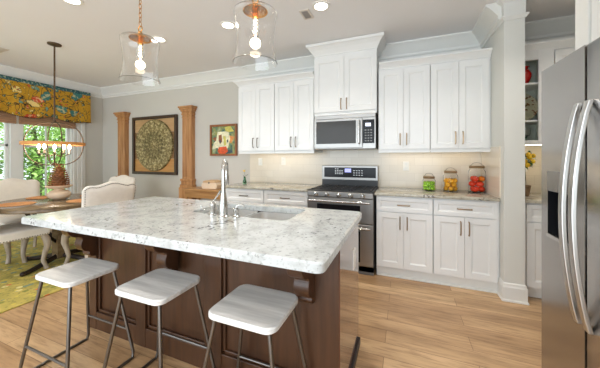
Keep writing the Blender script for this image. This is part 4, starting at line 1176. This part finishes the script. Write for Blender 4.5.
for dx_ in (-0.12, 0.12):
    l = bpy.data.lights.new('candle_glow', 'POINT'); l.energy = 4; l.color = (1, 0.86, 0.68); l.shadow_soft_size = 0.05
    lo = bpy.data.objects.new('candle_glow', l); COL.objects.link(lo); lo.location = (dx_, 0, 1.47); lo.parent = t

# glass pendants
def make_pendant():
    t = thing('glass_pendant', '', 'pendant light', (0, 0, 0))
    zt = 2.11
    bm = B(); lathe(bm, [(0, CE-0.022), (0.045, CE-0.02), (0.062, CE-0.006), (0.062, CE), (0, CE)], seg=28); obj('canopy', bm, M['brass'], t, True)
    bm = B(); z = zt+0.085; k = 0
    while z < CE-0.03:
        pts = []
        for i in range(12):
            a = 2*PI*i/12; u, v = 0.009*math.cos(a), 0.019*math.sin(a)
            pts.append((u, 0, z+v) if k % 2 else (0, u, z+v))
        tube(bm, pts, 0.0022, 5, closed=True); z += 0.030; k += 1
    obj('chain', bm, M['brass'], t, True)
    bm = B(); pts = [(0.018*math.cos(2*PI*i/16), 0, zt+0.052+0.018*math.sin(2*PI*i/16)) for i in range(16)]; tube(bm, pts, 0.0035, 6, closed=True); obj('loop', bm, M['brass'], t, True)
    bm = B(); lathe(bm, [(0, 0.036), (0.010, 0.034), (0.016, 0.026), (0.014, 0.018), (0.02, 0.012), (0.05, 0.002), (0.068, -0.016), (0.066, -0.018), (0.045, -0.004), (0, -0.002)], (0, 0, zt), 32); obj('cap', bm, M['brass'], t, True)
    bm = B(); lathe(bm, [(0, 0), (0.016, 0), (0.018, -0.05), (0.0, -0.05)], (0, 0, zt-0.002), 20); obj('socket', bm, M['brass'], t, True)
    bm = B(); lathe(bm, [(0.008, 0), (0.012, -0.01), (0.022, -0.05), (0.024, -0.075), (0.015, -0.10), (0, -0.108)], (0, 0, zt-0.05), 20); obj('bulb', bm, M['glass'], t, True)
    bm = B()
    tube(bm, [(0.004*math.cos(k*1.6), 0.004*math.sin(k*1.6), zt-0.062-k*0.005) for k in range(16)], 0.0032, 6); obj('filament', bm, M['filament'], t, True)
    w = 0.0022
    out = [(r*0.9, h*0.895) for r, h in [(0.012, 0.0), (0.075, -0.004), (0.115, -0.008), (0.130, -0.018), (0.131, -0.035), (0.122, -0.09), (0.113, -0.16), (0.112, -0.22), (0.120, -0.28), (0.134, -0.325)]]
    prof = out + [(0.1206-w, -0.292)] + [(r-w, h-0.001) for r, h in out[::-1][1:]]
    bm = B(); lathe(bm, [(r, h-0.008) for r, h in prof], (0, 0, zt), 48); obj('shade', bm, M['glass'], t, True)
    l = bpy.data.lights.new('bulb_glow', 'POINT'); l.energy = 1.5; l.color = (1, 0.8, 0.55); l.shadow_soft_size = 0.03
    lo = bpy.data.objects.new('bulb_glow', l); COL.objects.link(lo); lo.location = (0, 0, zt-0.19); lo.parent = t
    return t
pp = make_pendant()
for i, (x, y, dz, lab) in enumerate([(-0.59, -2.35, 0.0, 'clear bell glass pendant with brass cap, the one nearer the dining area'), (0.306, -2.35, 0.0, 'clear bell glass pendant with brass cap, the one nearer the range')]):
    p = pp if i == 0 else copy_tree(pp)
    p.location = (x, y, 0); tag(p, lab, 'pendant light', 'glass pendants over the island')

# recessed lights
def make_can():
    t = thing('recessed_light', '', 'light', (0, 0, 0))
    bm = B(); lathe(bm, [(0.062, -0.001), (0.062, -0.006), (0.085, -0.005), (0.088, 0.0)], seg=36); obj('trim_ring', bm, M['white'], t, True)
    bm = B(); lathe(bm, [(0, -0.004), (0.062, -0.004), (0.062, -0.001), (0, -0.001)], seg=30); obj('lens', bm, M['can'], t, True)
    d = bpy.data.lights.new('can_glow', 'AREA'); d.shape = 'DISK'; d.size = 0.12; d.energy = CAN_POWER; d.spread = math.radians(115); d.color = (1.0, 0.94, 0.87)
    o = bpy.data.objects.new('can_glow', d); COL.objects.link(o); o.location = (0, 0, -0.01); o.parent = t
    return t
cc = make_can()
CANS = [((-1.70, -1.27), 'round recessed ceiling light behind the left glass pendant'), ((-0.71, -1.24), 'round recessed ceiling light just left of the right glass pendant'),
        ((0.336, -1.21), 'round recessed ceiling light in front of the tall cabinet'), ((-1.76, -2.14), 'round recessed ceiling light cut by the top edge of the frame'),
        ((1.5, -1.3), 'added recessed fill light before the right wall cabinets, out of frame'), ((-0.1, -3.05), 'added recessed fill light above the stools, out of frame'), ((0.2, -3.9), 'added recessed fill light behind the stools, out of frame'), ((-1.8, -4.2), 'added recessed fill light toward the living area, out of frame'), ((1.4, -3.0), 'added recessed fill light beside the refrigerator, out of frame'), ((2.75, -0.95), 'added recessed fill light in the nook, hidden by the refrigerator')]  # out-of-frame and nook cans are added for brightness, no fixtures seen there
for i, (p, lab) in enumerate(CANS):
    c = cc if i == 0 else copy_tree(cc)
    c.location = (p[0], p[1], CE); tag(c, lab, 'light', 'recessed ceiling lights')

# ceiling vents
def vent(x, y, sx, sy, lab, m):
    t = thing('ceiling_vent', lab, 'vent', (x, y, CE))
    bm = B(); box(bm, -sx/2, sx/2, -sy/2, sy/2, -0.008, 0); obj('frame', bm, M['vent'], t)
    bm = B(); n = 7
    for k in range(n):
        y0 = -sy/2+0.02+k*(sy-0.04)/n; box(bm, -sx/2+0.02, sx/2-0.02, y0, y0+(sy-0.04)/n*0.6, -0.012, -0.008)
    obj('louvre', bm, m, t)
vent(0.16, -1.13, 0.10, 0.17, 'small grey ceiling vent left of the brightest recessed light', M['ventg'])
vent(-4.0, -1.86, 0.35, 0.16, 'pale ceiling vent near the window wall', M['vent'])

# ------------------------------------------------------------------ outdoors
bm = B(); box(bm, -26, XL-0.2, -16, 14, -0.5, -0.4); o = obj('lawn', bm, M['grass']); o['kind'] = 'structure'
random.seed(11)
def tree(x, y, h, r, m, lab):
    t = thing('leafy_tree', lab, 'tree', (x, y, -0.4))
    bm = B(); tube(bm, [(0, 0, 0), (0.1, 0.05, h*0.5), (0, 0, h*0.85)], [0.16, 0.12, 0.05], 8); obj('trunk', bm, M['bark'], t, True)
    bm = B()
    for k in range(5200):
        d = Vector((random.gauss(0, 1), random.gauss(0, 1), random.gauss(0, 1))).normalized()*(random.random()**0.45)
        p = Vector((d.x*r, d.y*r, h*0.6+d.z*h*0.48)); L = random.uniform(0.06, 0.12)
        leaf(bm, p, Vector((random.gauss(0, 1), random.gauss(0, 1), random.gauss(0, 0.7))), L, L*0.4)
    obj('foliage', bm, m, t)
for a in [(-8.2, 0.3, 2.9, 1.0, M['foliage'], 'green leafy tree outside, seen through the window pane nearest the corner'),
          (-10.5, 2.0, 4.4, 1.35, M['foliage2'], 'pale green tree outside, farther back on the right through the window'),
          (-8.3, -1.75, 2.7, 1.0, M['foliage2'], 'pale green tree outside, seen at the left through the window'),
          (-11.4, -1.2, 4.4, 1.7, M['foliage'], 'green tree outside behind the nearer two'),
          (-8.4, 2.4, 2.2, 0.9, M['foliage'], 'low green tree outside close to the house')]: tree(*a)
